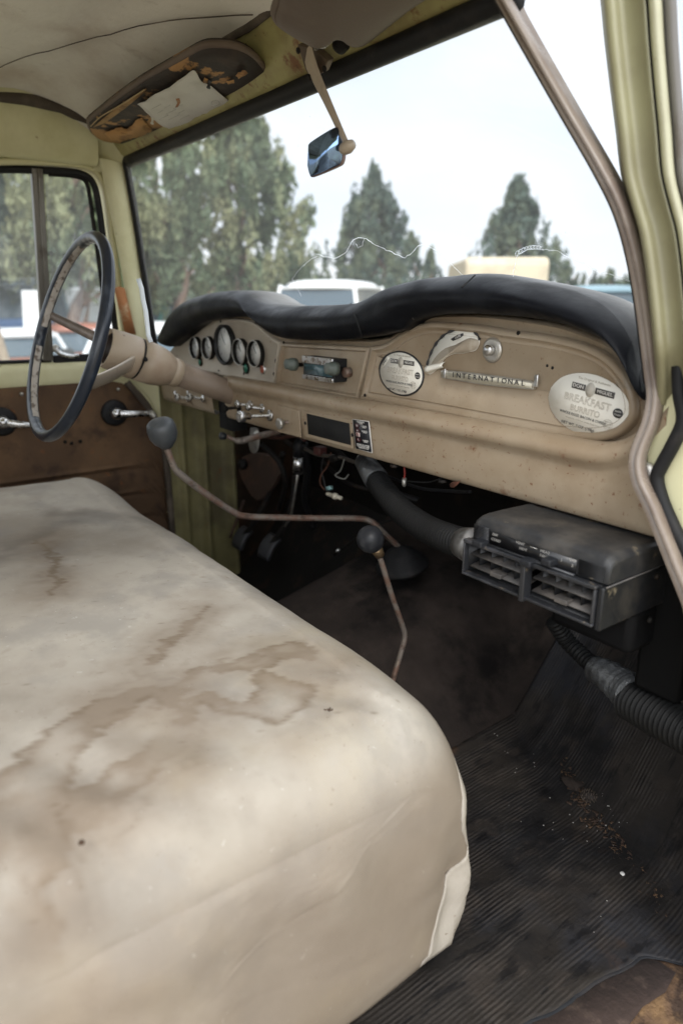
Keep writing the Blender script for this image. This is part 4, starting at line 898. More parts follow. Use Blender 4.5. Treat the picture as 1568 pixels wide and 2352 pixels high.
P2 = co[:, :2]+np.stack([co[:, 2]*.3, -co[:, 2]*.5], 1)
w1 = vnoise(co[:, :2], 22, 1)-.5; w2 = vnoise(co[:, :2], 22, 2)-.5; w3 = vnoise(co[:, :2], 70, 3, 4)-.5; w4 = vnoise(co[:, :2], 70, 4, 4)-.5; Pw = co[:, :2]+np.stack([w1, w2], 1)*.045+np.stack([w3, w4], 1)*.022
def sdf(LL, Pp):
    best = np.full(len(Pp), 9.0)
    for L in LL:
        for (x0, y0, r0), (x1, y1, r1) in zip(L, L[1:]):
            a_ = np.array([x0, y0]); b_ = np.array([x1, y1])-a_; t = np.clip(((Pp-a_)@b_)/(b_@b_), 0, 1)
            best = np.minimum(best, np.hypot(*(Pp-a_-t[:, None]*b_).T)-(r0+(r1-r0)*t))
    return best
sm = lambda x, a_, b_: (lambda t: t*t*(3-2*t))(np.clip((x-a_)/(b_-a_), 0, 1))
topm = sm(co[:, 2], 1.0, 1.04)
d_ = sdf(stl, Pw); n1 = vnoise(co[:, :2], 40, 5); n2 = vnoise(co[:, :2], 9, 6)
n3 = vnoise(co[:, :2], 14, 7); stain_shade = (1-sm(d_, -.003, .006))*np.clip(.20+.75*np.exp(-np.abs(d_)/.010)+.5*(n1-.5), 0, 1)*sm(n3, .22, .55)*topm+.75*(1-sm(d_, .0, .085))*sm(n2, .25, .62)*topm
ring_ = np.exp(-((d_-.001)/.0035)**2)*sm(n3, .40, .62)*.8*topm+.35*np.exp(-((d_-.020)/.003)**2)*sm(n2, .5, .65)*topm
dg = sdf(grl, Pw); grime_shade = (1-sm(dg, -.02, .03))*(.3+.7*n1)*topm
low = sm(1.055-co[:, 2], 0, .09); grime_shade = np.clip(grime_shade+.35*low*sm(vnoise(P2, 5, 9), .35, .65), 0, 1)  # side faces: dirt and painted-in shade darken both grime and stain masks
stain_shade = np.clip(stain_shade+low*(.40+.40*sm(vnoise(P2, 3.2, 12), .35, .62)), 0, 1)
# small drip spots
rng = np.random.RandomState(5)
for k in range(520):
    x_, y_ = rng.uniform(-.68, .70), rng.uniform(.0, .53); r_ = rng.uniform(.0010, .0016+.0022*rng.rand()**3); ring_ = np.maximum(ring_, (1-sm(np.hypot(co[:, 0]-x_, co[:, 1]-y_), r_*.5, r_))*rng.uniform(.3, .9)*topm)
for nm, val in (('stain_shade', stain_shade), ('ring', ring_), ('grime_shade', grime_shade)):
    at_ = me.attributes.new(nm, 'FLOAT', 'POINT'); at_.data.foreach_set('value', np.clip(val, 0, 1).astype(np.float32))
# loose flap of the cover wrapped round the front corner, hanging over the end
CT = BVHTree.FromPolygons([v.co+ORG['bench_seat'] for v in me.vertices], [tuple(p.vertices) for p in me.polygons])
rows = []
for i in range(40):
    z = .985-.245*i/39; v_ = i/39
    th0 = interp([.74, .78, .83, .87, .90, .94, .985], [4, 10, 26, 41, 34, 33, 44], z)+2.0*fb((0, 0, z), 30)
    row = []
    for j in range(20):
        u = j/19; th = R(th0+(84-th0)*u); d = Vector((math.cos(th), math.sin(th), 0)); o_ = Vector((.60, .44, z))+d*.4
        h_ = CT.ray_cast(o_, -d); p = h_[0] if h_[0] else o_-d*.25
        lift = .0018+.007*math.exp(-((z-.775)/.030)**2)*math.exp(-((u-.55)/.30)**2)+.004*math.sin(math.pi*u)*math.sin(z*55)
        row.append(p+d*(lift*min(1, v_*6+.05)*(1 if j < 17 else .2)))
    rows.append(row)
V, F = gridVF(rows); thick(mesh('cover_flap', V, F, mat('flap_cloth', (.36, .325, .28), .95, spec=.15, layers=[((.27, .235, .19), 9, .45, .65, .7), ((.22, .18, .14), 150, .66, .70, .5)], bump=(600, .25, .0006), bump2=(22, .35, .006)), seat), .002, -1)
# base frame and back rest (outside the view)
V, F = box((-.66, -.38, .66), (.66, .44, .735)); mesh('seat_base', V, F, darkm, seat)
rows = [[(x, -.33-.10*t-.05*math.cos(math.pi*(t-.5)), 1.06+.50*t) for t in np.linspace(0, 1, 16)] for x in np.linspace(-.71, .71, 30)]
V, F = gridVF(rows); thick(mesh('backrest', V, F, seatm, seat), .12, 0)
# twigs and crumbs on the seat
for i, (px, py, L, label) in enumerate(((280, 1357, .009, 'clump of dark crumbs on the seat, farthest toward the driver side'), (195, 1630, .012, 'thin curved brown twig lying on the stained middle of the seat'), (755, 1630, .006, 'small dark speck of dirt near the front edge of the seat'), (190, 1938, .005, 'round dark seed on the seat in the left foreground'))):
    c = at(px, py, z=1.078); TV, TF = [], []
    for k in range(5 if i in (0, 2) else 1):
        a_ = random.uniform(0, 3); u = Vector((math.cos(a_), math.sin(a_), 0)); cc = c+Vector((random.uniform(-1, 1), random.uniform(-1, 1), 0))*L*.5
        if i == 3: v, f = lathe([(0, .0008), (.001, .0026), (.0028, .0024), (.004, .0004)], cc, Z, 10)
        else: v, f = tube(smoothpath([cc-u*L*(.35 if i != 1 else .8), cc+u.cross(Z)*L*.2, cc+u*L*(.35 if i != 1 else .8)], 3), [.0003]+[.0007]*5+[.0003], 6)
        TV, TF = join((TV, TF), (v, f))
    tag(mesh('dirt_crumbs' if i in (0, 2) else ('twig' if i == 1 else 'seed'), TV, TF, mat('debris%d' % i, (.06, .035, .02), .9)), label, ['crumbs', 'twig', 'crumbs', 'seed'][i])

# ================================================================ levers
def lever(nm, lab, pts, r, base):
    g = thing(nm, lab, 'gear lever', base); P = smoothpath(pts, 7); V, F = tube(P, r, 14); mesh('rod', V, F, rodm, g); return g, P
K = at(377, 990, x=-.05)
pts = [K+Vector((0, .004, -.03)), at(384, 1030, x=-.05), at(395, 1060, x=-.05), at(410, 1085, x=-.05), at(470, 1132, x=-.05), at(540, 1178, x=-.05), at(570, 1186, x=-.05), at(610, 1188, x=-.045), at(720, 1190, x=-.02), at(820, 1191, x=.015), at(850, 1197, x=.03), at(872, 1215, x=.045), Vector((.055, .985, .95)), Vector((.06, .985, .91))]
g, P = lever('gear_lever', 'long bent rusty gear lever with a worn black knob reaching toward the steering wheel', pts, [.0060]*20+[.0066]*72, Vector((.06, .97, .90)))
kd = Vector((.12, -.28, .95)).normalized()
kb = K+Vector((0, .004, -.030))
V, F = lathe([(0, .011), (.004, .0135), (.012, .021), (.024, .0262), (.038, .0268), (.048, .0245), (.053, .019), (.0555, .010), (.056, .0001)], kb, kd, 30); mesh('knob', V, F, mat('worn_knob', (.05, .055, .06), .45, layers=[((.20, .20, .20), 18, .5, .72, .6)], bump=(90, .1, .001)), g)
V, F = lathe([(0, .060), (.006, .060), (.016, .052), (.020, .046), (.026, .043), (.030, .036), (.036, .034), (.040, .022), (.050, .012)], Vector((.06, .975, .925)), (0, -.25, 1), 30); bt = mesh('rubber_boot', V, F, rub, g)
kt = at(853, 1243, x=.30)
pts = [at(868, 1268, x=.30), at(880, 1305, x=.30), at(900, 1370, x=.30), at(922, 1432, x=.30), at(929, 1462, x=.30), at(920, 1500, x=.30), at(905, 1550, x=.30), at(890, 1603, x=.30), at(880, 1640, x=.30), at(874, 1700, x=.30)]
g, P = lever('transfer_lever', 'short kinked rusty lever with a round black knob, standing close to the seat front', pts, .0050, at(885, 1620, x=.30))
ku = (kt-pts[0]).normalized()
V, F = lathe([(-.008, .0085), (.002, .0095), (.006, .0105), (.010, .0085)], pts[0], ku, 18); mesh('ferrule', V, F, mat('brass_ferrule', (.30, .21, .12), .4, .7), g)
V, F = lathe([(.009, .009), (.014, .016), (.022, .0215), (.032, .0235), (.042, .0215), (.050, .015), (.054, .006), (.0545, .0001)], pts[0], ku, 28); mesh('knob', V, F, knobm, g)

# ================================================================ pedals
pm = mat('pedal_rubber', (.035, .036, .04), .6, layers=[((.09, .08, .07), 20, .5, .7, .6)], bump=(60, .3, .002))
def pedal(name, lab, cx_, cy_, w_, h_, arm, y, grp=None):
    c = at(cx_, cy_, y=y); g = thing(name, lab, 'pedal', c, 'foot pedals'); n_ = Vector((0, -.80, .60)).normalized(); u = Vector((1, 0, 0)); v = n_.cross(u).normalized()
    if v.z < 0: v = -v
    rows = []
    for i in range(9):
        t = i/8*2-1; row = []
        for j in range(7):
            s_ = j/6*2-1; row.append(c+u*(s_*w_*(1-.12*abs(t)**4))+v*(t*h_)+n_*(-.010*t*t+.002*(j % 2)))
        rows.append(row)
    V, F = gridVF(rows); thick(mesh('pad', V, F, pm, g), .012, -1)
    V, F = tube(smoothpath([c-n_*.012]+[at(a_, b_, y=yy) for a_, b_, yy in arm], 6), .008, 8); mesh('arm', V, F, darkm, g)
pedal('clutch_pedal', 'black rubber clutch pedal, the left of the two large pads', 550, 1232, .030, .036, [(590, 1190, .93), (625, 1120, .96), (650, 1040, .96)], .90)
pedal('brake_pedal', 'black rubber brake pedal, the right of the two large pads', 612, 1252, .030, .038, [(655, 1205, .93), (672, 1150, .95), (678, 1090, .96)], .90)
pedal('dip_switch_pedal', 'small black square foot pad on the yellow kick panel', 480, 1184, .018, .018, [(500, 1150, .97), (545, 1110, .98)], .93)
g = thing('throttle_link', 'thin bare metal throttle rod with a bright tip lying against the dark toe board', 'throttle rod', at(770, 1270, y=.95))
V, F = tube(smoothpath([at(922, 1190, y=1.02), at(880, 1200, y=1.0), at(830, 1228, y=.98), at(800, 1250, y=.97), at(768, 1273, y=.96)], 5), .003, 8); mesh('rod', V, F, darkm, g)
V, F = tube([at(778, 1262, y=.955), at(768, 1274, y=.952)], .0035, 8); mesh('tip', V, F, chrome, g)
# below the dash: dangling bits
lk = thing('ignition_bracket', 'rusty bracket and grey metal tab with a short black lever hanging under the dashboard', 'bracket', at(580, 1010, y=.80))
V, F = plate([at(a_, b_, y=.785) for a_, b_ in s2([(575, 982), (590, 984), (594, 1005), (592, 1030), (584, 1041), (575, 1036), (571, 1020)], 3)], (0, .003, 0)); mesh('tab', V, F, alum, lk)
V, F = tube(smoothpath([at(520, 1002, y=.72), at(545, 1012, y=.74), at(565, 1010, y=.76), at(600, 1000, y=.78), at(640, 990, y=.79)], 5), [.005]*5+[.008]*16, 10); mesh('rusty_arm', V, F, rodm, lk)
V, F = lathe([(0, .006), (.004, .009), (.014, .009), (.017, .004)], at(520, 1002, y=.72), (-.3, -1, .1), 16); mesh('lever_tip', V, F, knobm, lk)
cy = thing('silver_can', 'small bright metal cylinder with a dark cap hanging under the dashboard', 'cylinder', at(683, 1085, y=.86))
V, F = lathe([(0, .0125), (.042, .0125)], at(684, 1087, y=.86), (.10, 0, 1), 24); mesh('can_body', V, F, chrome, cy)
V, F = lathe([(.042, .0135), (.075, .0135), (.085, .006)], at(684, 1087, y=.86), (.10, 0, 1), 24); mesh('can_cap', V, F, rub, cy)
V, F = tube([at(684, 1087, y=.86), at(676, 1140, y=.88), at(668, 1190, y=.92), at(650, 1215, y=.93)], .0028, 8); mesh('link_rod', V, F, alum, cy)
# wiring
wires = [('red', (.30, .03, .02), [(926, 1060, .80), (929, 1085, .80), (928, 1100, .80)], .0016), ('black', (.02, .02, .02), [(745, 1040, .84), (738, 1075, .85), (744, 1105, .85), (752, 1130, .84), (772, 1136, .84)], .0016), ('brown', (.12, .05, .03), [(760, 1040, .83), (752, 1070, .84), (738, 1090, .84), (735, 1110, .84), (745, 1125, .84)], .0014), ('grey', (.2, .2, .18), [(790, 1055, .82), (782, 1080, .83), (770, 1092, .83), (790, 1100, .84), (800, 1090, .84)], .0016), ('dark', (.03, .03, .03), [(930, 1105, .85), (980, 1108, .9), (1010, 1100, .9), (1050, 1092, .86)], .0012), ('dull', (.05, .04, .03), [(700, 1030, .85), (730, 1045, .84), (780, 1050, .83), (850, 1075, .82)], .004), ('earth', (.06, .02, .015), [(590, 1000, .82), (640, 1005, .82), (680, 1000, .81), (700, 1010, .80)], .005)]
wl = thing('wiring_loom', 'tangle of loose dark wires and a pale plug hanging below the dashboard', 'wiring', at(760, 1100, y=.84))
for nm, c_, P_, r_ in wires: V, F = tube(smoothpath([at(a_, b_, y=y_) for a_, b_, y_ in P_], 6), r_, 7); mesh('wire', V, F, mat(nm+'_wire', c_, .5), wl)
V, F = lathe([(0, .0035), (.006, .0045), (.022, .0045), (.023, .007), (.030, .007), (.031, .0045), (.046, .004)], at(750, 1134, y=.835), (1, .15, -.02), 16); mesh('plug', V, F, mat('plug_cream', (.55, .50, .40), .5), wl)
V, F = xbox(at(756, 1121, y=.835), (.007, 0, .002), (0, .004, 0), (-.001, 0, .004)); mesh('connector', V, F, mat('blue_plug', (.25, .42, .42), .5), wl)
V, F = lathe([(0, .004), (.012, .004), (.016, .002)], at(928, 1098, y=.80), (0, 0, -1), 10); mesh('bulb_holder', V, F, alum, wl)
V, F = xbox(at(770, 1052, y=.83), (.012, 0, .004), (0, .008, 0), (-.002, 0, .006)); mesh('relay', V, F, darkm, wl)

cl = thing('pedal_bracket', 'dark brown steel bracket and levers between the pedals and the steering column', 'bracket', at(610, 1110, y=.97))
brm = mat('brown_bracket', (.045, .026, .018), .7, layers=[((.10, .05, .03), 14, .45, .65, .8)], bump=(50, .5, .003))
V, F = plate([at(a_, b_, y=.95) for a_, b_ in s2([(575, 1040), (625, 1048), (640, 1090), (618, 1128), (590, 1150), (565, 1120), (548, 1080), (556, 1050)], 2)], (0, .012, 0)); bevel(mesh('side_plate', V, F, brm, cl), .002)
V, F = lathe([(0, .016), (.012, .016), (.02, .008)], at(562, 1066, y=.945), -Y, 20); mesh('pivot', V, F, darkm, cl)
V, F = tube(smoothpath([at(560, 1150, y=.93), at(545, 1190, y=.92), at(528, 1235, y=.90)], 5), .004, 8); mesh('link', V, F, brm, cl)
for k_, (P_, r_) in enumerate((([(600, 1020, .86), (640, 1060, .88), (655, 1110, .9), (640, 1170, .95)], .007), ([(700, 1020, .86), (706, 1080, .9), (700, 1150, .95), (720, 1210, 1.0)], .009), ([(640, 1000, .84), (690, 1032, .86), (760, 1030, .88), (800, 1060, .9)], .006), ([(820, 1060, .84), (850, 1100, .92), (900, 1130, 1.0), (960, 1150, 1.05)], .008), ([(740, 1060, .9), (800, 1110, 1.0), (870, 1130, 1.05)], .005), ([(880, 1090, .86), (960, 1120, .84), (1030, 1128, .84), (1080, 1130, .82)], .003))):
    V, F = tube(smoothpath([at(a_, b_, y=y_) for a_, b_, y_ in P_], 6), r_, 8); mesh('cable', V, F, rub if k_ % 2 else darkm, wl)
V, F = xbox(at(735, 1035, y=.84), (.012, 0, 0), (0, .010, 0), (0, 0, .009)); bevel(mesh('relay', V, F, mat('wine_relay', (.06, .015, .012), .5), wl), .002)

# ================================================================ hoses
def hose(name, lab, P_, r_, n=90, pitch=True):
    g = thing(name, lab, 'hose', P_[-1]); P = smoothpath(P_, max(8, n*4//(len(P_)-1)))
    L = [0]
    for a_, b_ in zip(P, P[1:]): L.append(L[-1]+(b_-a_).length)
    V, F = tube(P, [r_*(1+.07*math.sin(l/.0075*2*math.pi)) for l in L], 22); mesh('corrugated_hose', V, F, mat('hose_rubber', (.008, .008, .008), .6, spec=.2) if 'hose_rubber' not in MATS else MATS['hose_rubber'], g); return g, P
g, P = hose('air_hose', 'black corrugated air hose running from under the dashboard to the left end of the heater', [at(858, 1092, y=.81), at(880, 1125, y=.80), at(920, 1172, y=.77), at(975, 1212, y=.74), at(1030, 1237, y=.71), at(1066, 1248, y=.70)], .0215)
d_0 = (P[1]-P[0]).normalized()
V, F = lathe([(-.05, .019), (-.008, .0225), (.012, .024), (.013, .022)], P[0], d_0, 24); mesh('taped_end', V, F, tape, g)
V, F = lathe([(-.062, .010), (-.050, .019)], P[0], d_0, 20); mesh('elbow', V, F, alum, g)
V, F = lathe([(0, .0225), (.004, .0225)], P[0]+d_0*.008, d_0, 24); mesh('clamp', V, F, chrome, g)
V, F = lathe([(-.004, .0225), (.018, .026), (.030, .026)], P[-1], (P[-1]-P[-3]), 24); mesh('end_collar', V, F, mat('dull_collar', (.16, .155, .15), .45, .5, layers=[((.07, .065, .06), 30, .5, .65, .8)]), g)
g, P = hose('drain_hose', 'thin black corrugated hose entering silver tape below the heater', [at(1270, 1425, y=.82), at(1300, 1470, y=.84), at(1335, 1505, y=.84), at(1372, 1540, y=.83)], .0125)
g, P = hose('duct_hose', 'fat black corrugated duct hose at the right edge below the heater', [at(1445, 1606, y=.80), at(1485, 1628, y=.79), at(1545, 1662, y=.78), at(1620, 1704, y=.77)], .0265)
V, F = tube(smoothpath([at(1362, 1535, y=.82), at(1395, 1552, y=.815), at(1430, 1578, y=.81), at(1455, 1598, y=.80)], 6), [.018+.0012*math.sin(i*2.1)+.0006*i for i in range(19)], 22); mesh('taped_joint', V, F, tape, g)

# ================================================================ heater unit
ht = thing('heater_unit', 'dusty black under-dash heater with slide controls and two louvred vents', 'heater', at(1230, 1400, y=.72))
YH = .655
x0, x1 = .562, .764
prof = [(.80, 1.2300), (.70, 1.2325), (.672, 1.2325), (.662, 1.2312), (.655, 1.2280), (.6518, 1.2225), (.651, 1.2165), (.651, 1.1992), (.80, 1.1985)]
rows = []
for x in np.linspace(x0, x1, 26):
    e = min(x-x0, x1-x); k = .006*max(0, 1-e/.006)**2
    rows.append([(x, y+k*(.4 if y < .7 else 0), z-k*(1 if z > 1.205 else 0)) for y, z in prof])
V, F = gridVF(rows); F += [tuple(range(len(prof))), tuple(len(V)-1-i for i in range(len(prof)))]
hm = mat('dusty_heater_plastic', (.022, .0225, .024), .42, spec=.4, layers=[((.10, .09, .078), 9, .45, .68, .75), ((.26, .21, .14), 38, .62, .70, .5)], bump=(260, .15, .0008), rlayer=(20, .35, .6)); bevel(mesh('upper_housing', V, F, hm, ht), .002)
xa, xb = .557, .756
zv1, zv0 = 1.1975, 1.150
V, F = join(box((xa, .650, zv1-.004), (xb, .80, zv1)), box((xa, .650, zv0), (xb, .80, zv0+.003)), box((xa, .650, zv0+.003), (xa+.003, .80, zv1-.004)), box((xb-.003, .650, zv0+.003), (xb, .80, zv1-.004)), box((xa, .70, zv0+.003), (xb, .703, zv1-.004)))
mesh('vent_box', V, F, blkp, ht)
V, F = box((xb+.0012, .6445, zv0-.004), (.7645, .80, zv1+.0008)); bevel(mesh('end_panel', V, F, blkp, ht), .002)
mid = .660
def bars(L, m_, nm, bw=.0012):
    V, F = [], []
    for lo_, hi_ in L: V, F = join((V, F), box(lo_, hi_))
    return bevel(mesh(nm, V, F, m_, ht), bw)
bars([((xa-.001, .641, zv1-.0035), (xb+.0005, .652, zv1+.0015)), ((xa-.001, .641, zv0-.001), (xb+.0005, .652, zv0+.0030)), ((xa-.001, .6412, zv0+.0030), (xa+.002, .652, zv1-.0035)), ((xb-.003, .6412, zv0+.0030), (xb+.0005, .652, zv1-.0035)), ((mid-.0045, .637, zv0-.003), (mid+.0025, .652, zv1+.003))], mat('scuffed_frame', (.022, .023, .026), .35, layers=[((.26, .20, .13), 60, .60, .68, .6), ((.08, .08, .09), 25, .5, .7, .5)], bump=(200, .1, .0008)), 'vent_frame')
for (a_, b_) in ((xa+.005, mid-.007), (mid+.005, xb-.006)):
    V, F = [], []
    for zl in (zv0+.013, zv0+.030):
        v, f = xbox(((a_+b_)/2, .667, zl), ((b_-a_)/2, 0, 0), (0, .016, .003), (0, 0, .0008)); V, F = join((V, F), (v, f))
    mesh('louvre', V, F, mat('louvre_dusty', (.065, .06, .057), .6, layers=[((.15, .13, .115), 30, .45, .65, .7)]) if 'louvre_dusty' not in MATS else MATS['louvre_dusty'], ht)
    V, F = [], []
    for k in range(4):
        xk = a_+(b_-a_)*(k+.7)/4.6; v, f = xbox((xk, .672, (zv0+zv1)/2), (.0007, 0, 0), (.004, .014, 0), (0, 0, .019)); V, F = join((V, F), (v, f))
    mesh('vane', V, F, blkp, ht)
    xk = a_+(b_-a_)*.52; V, F = box((xk-.009, .6465, zv0+.0095), (xk+.009, .660, zv0+.0160)); bevel(mesh('vent_tab', V, F, MATS['louvre_dusty'], ht), .001)
V, F = tube([(.7650, .648, zv1+.0012), (.7650, .80, zv1+.0022)], .0010, 6); mesh('seam_line', V, F, MATS['louvre_dusty'], ht)
# ribbed panels and control strip
yb_ = .6500
def HP(t, s_, d=0): return Vector((x0+(x1-x0)*t, yb_-d, 1.2010+.0180*s_))
cs = (.155, .80)
V, F = plate([HP(cs[0], .0), HP(cs[1], .0), HP(cs[1], .95), HP(cs[0], .95)], (0, -.0004, 0)); mesh('control_strip', V, F, mat('strip_black', (.010, .010, .011), .3), ht)
for a_, b_ in ((.02, .145), (.815, .975)):
    V, F = [], []
    for k in range(9):
        z = 1.2022+.0021*k; v, f = box((x0+(x1-x0)*a_, yb_-.0008, z), (x0+(x1-x0)*b_, yb_+.001, z+.0013)); V, F = join((V, F), (v, f))
    mesh('ribbing', V, F, MATS['scuffed_frame'] if a_ < .5 else blkp, ht)
inkh = mat('worn_white_print', (.36, .35, .33), .7)
for s_, t, q_ in (('OFF', .20, .78), ('COLD', .21, .42), ('VENT', .40, .80), ('HOT', .425, .45), ('HEAT', .585, .78), ('FAN', .575, .45), ('DEF', .775, .84), ('1', .70, .60), ('2', .775, .50)):
    text('lettering', s_, HP(t, q_, .0006), X, Z, .0048, inkh, ht, .0001, sx=1.15)
V, F = plate([HP(.475, .79, .0005), HP(.525, .79, .0005), HP(.525, .82, .0005), HP(.475, .82, .0005)], (0, -.0002, 0)); mesh('dash_mark', V, F, inkw, ht)
for t, q_, sx_ in ((.115, -.02, 1.1), (.50, -.14, 1.1), (.645, .42, .9)):
    c = HP(t, q_, .006); V, F = box((c.x-.0075*sx_, .634, c.z-.004), (c.x+.0075*sx_, .6515, c.z+.004)); bevel(mesh('slide_knob', V, F, knobm, ht), .0015)
V, F = box((x0+(x1-x0)*.1, .6455, 1.1995), (x0+(x1-x0)*.80, .6515, 1.2012)); mesh('slide_slot', V, F, MATS['scuffed_frame'], ht)
# lower body and hanging duct
V, F = box((.640, .725, 1.085), (.758, .84, zv0-.0045)); bevel(mesh('blower_box', V, F, mat('blower_black', (.0045, .0045, .005), .7, spec=.12), ht), .010)
V, F = box((.74, .775, 1.02), (.80, .90, 1.225)); bevel(mesh('side_housing', V, F, mat('side_black', (.004, .004, .004), .7, spec=.1), ht), .006)
for px, py in ((1527, 1324), (1511, 1423)):
    V, F = lathe([(0, .004), (.003, .0035), (.004, .0001)], at(px-22, py, x=.7645), X, 14); mesh('screw', V, F, darkm, ht)
V, F = box((x0+.03, .78, 1.2295), (x1-.01, .80, 1.245)); mesh('mounting_rail', V, F, darkm, ht)

# ================================================================ sun visors, paper, mirror
def VZ(y): return 1.846+.11*(.655-y)
def VP(px, py, d=0):
    p = at(px, py, z=1.85)
    for _ in range(8): p = at(px, py, z=VZ(p.y)-d)
    return p
vo = s2([(205, 282), (212, 305), (238, 324), (285, 330), (310, 322), (420, 286), (545, 232), (592, 205), (612, 185), (606, 165), (580, 135), (545, 117), (500, 112), (465, 116), (420, 140), (330, 190), (258, 240)], 3)
v1 = thing('sun_visor', 'rotten brown and black sun visor with torn padding showing tan backing, on the driver side', 'sun visor', VP(420, 230), 'sun visors')
P = [VP(a_, b_) for a_, b_ in vo]; C_ = sum(P, Vector())/len(P)
def pillow(P, th, bulge, n=8):
    C_ = sum(P, Vector())/len(P); V = []; F = []; m = len(P)
    for j in range(n):
        t = 1-(j/n)**1.0; V += [C_+(p-C_)*t-Z*(bulge*(1-t**4)) for p in P]
    V.append(C_-Z*bulge)
    for j in range(n-1):
        for i in range(m): F.append((j*m+i, j*m+(i+1) % m, (j+1)*m+(i+1) % m, (j+1)*m+i))
    for i in range(m): F.append(((n-1)*m+i, (n-1)*m+(i+1) % m, n*m))
    k = len(V); V += [p+Z*th for p in P]; 
    for i in range(m): F.append((i, (i+1) % m, k+(i+1) % m, k+i))
    F.append(tuple(k+i for i in range(m))); return V, F
V, F = pillow(P, .014, .006); mesh('visor_board', V, F, visorblk, v1)
V, F = tube([p+Z*.006-(p-C_).normalized()*0 for p in P], .0055, 8, closed=True); mesh('piping', V, F, visorm, v1)
V, F = tube([VP(a_, b_, .008) for a_, b_ in s2([(209, 290), (232, 268), (275, 243), (320, 214), (332, 206)], 4)], .0012, 6); mesh('torn_edge_strip', V, F, mat('tan_strip', (.40, .29, .15), .8), v1)
V, F = plate([VP(a_, b_, .0068) for a_, b_ in s2([(214, 292), (262, 252), (300, 226), (335, 203), (330, 212), (290, 246), (240, 282)], 2)], (0, 0, -.001)); mesh('bare_patch', V, F, mat('bare_board', (.36, .22, .09), .85, layers=[((.16, .09, .04), 22, .5, .62, .8)], bump=(70, .5, .002)), v1)
pat = mat('bare_board_orange', (.46, .25, .09), .85, layers=[((.20, .10, .04), 26, .5, .64, .8)], bump=(90, .5, .002))
def ragged(P, a):
    o = []
    for (x0_, y0_), (x1_, y1_) in zip(P, P[1:]+P[:1]):
        n = max(2, int(math.hypot(x1_-x0_, y1_-y0_)/5))
        for k in range(n): t = k/n; o.append((x0_+(x1_-x0_)*t+random.uniform(-a, a), y0_+(y1_-y0_)*t+random.uniform(-a, a)))
    return o
for Pp in ([(240, 306), (272, 292), (296, 296), (312, 276), (326, 270), (338, 285), (350, 300), (330, 312), (300, 318), (276, 325), (256, 320)], [(548, 166), (562, 160), (568, 168), (556, 176), (548, 180), (542, 174)], [(520, 186), (536, 184), (538, 190), (524, 193)], [(470, 178), (478, 182), (474, 192), (468, 190)]):
    V, F = plate([VP(a_, b_, .0085) for a_, b_ in ragged(Pp, 1.6)], (0, 0, -.0006)); mesh('bare_patch', V, F, pat, v1)
for px, py in ((325, 325), (598, 218)):
    c = VP(px, py, -.002); V, F = lathe([(0, .012), (.012, .011), (.016, .006)], c, (0, -.3, -1), 18); g = mesh('pivot_clip', V, F, darkm, v1)
# paper pinned to the visor
q4 = [(316, 238), (345, 219), (379, 200), (408, 181), (434, 163), (449, 165), (463, 192), (482, 202), (506, 220), (532, 240), (518, 254), (490, 264), (458, 279), (430, 296), (402, 301), (380, 294), (358, 282), (336, 262)]
PPx = [VP(a_, b_, .012) for a_, b_ in s2(q4+[q4[0]], 3)[:-1]]
pc = sum(PPx, Vector())/len(PPx)
rows = []
n_ = 10; V = []; m = len(PPx)
for j in range(n_): 
    t = 1-j/n_; V += [pc+(p-pc)*t+Z*(.006*fb((pc+(p-pc)*t), 9)+(-.003*(t**3))*math.sin(i*.22)) for i, p in enumerate(PPx)]
V.append(pc); F = []
for j in range(n_-1):
    for i in range(m): F.append((j*m+i, j*m+(i+1) % m, (j+1)*m+(i+1) % m, (j+1)*m+i))
for i in range(m): F.append(((n_-1)*m+i, (n_-1)*m+(i+1) % m, n_*m))
pg = mesh('paper_sheet', V, F, paperm); tag(pg, 'crumpled white paper sheet with faint print pinned to the torn sun visor', 'paper'); thick(pg, .0005)
fu, fv = (VP(480, 200)-VP(380, 250)).normalized(), (VP(400, 200)-VP(430, 260)).normalized()
TV, TF = [], []
for k in range(9):
    c0 = VP(350+8*k, 250+(k % 3)*12, .0165); v, f = xbox(c0+fu*.02, fu*random.uniform(.012, .028), fv*.0005, Z*.0002); TV, TF = join((TV, TF), (v, f))
mesh('faint_print', TV, TF, mat('faint_ink', (.42, .41, .38), .8), pg)
V, F = tube([VP(495+9*math.cos(t), 249+6*math.sin(t)-12, .017) for t in np.linspace(0, 6.28, 24)], .0005, 5); mesh('faint_print', V, F, MATS['faint_ink'], pg)
V, F = plate([VP(a_, b_, .0185) for a_, b_ in ragged([(404, 226), (412, 225), (414, 234), (408, 246), (403, 246), (408, 236)], .8)], (0, 0, -.0004)); mesh('rust_mark', V, F, mats_r, pg)
for (px, py, c_, lab) in ((482, 190, (.03, .035, .04), 'dark push pin at the top corner of the paper sheet'), (406, 303, (.02, .30, .06), 'green push pin at the lower edge of the paper sheet'), (457, 277, (.62, .40, .06), 'yellow push pin at the lower right edge of the paper sheet'), (352, 274, (.6, .58, .5), 'white push pin at the left corner of the paper sheet'), (531, 262-20, (.02, .02, .02), 'black push pin at the right corner of the paper sheet')):
    c = VP(px, py, .010); g = thing('push_pin', lab, 'push pin', c, 'push pins on the visor'); mm = mat('pin_%d' % px, c_, .35)
    V, F = lathe([(0, .0038), (.002, .0038), (.004, .0022), (.009, .0022), (.011, .0036), (.013, .0030), (.0132, .0001)], c+Z*.004, (-.1, -.2, -1), 16); mesh('pin_head', V, F, mm, g)

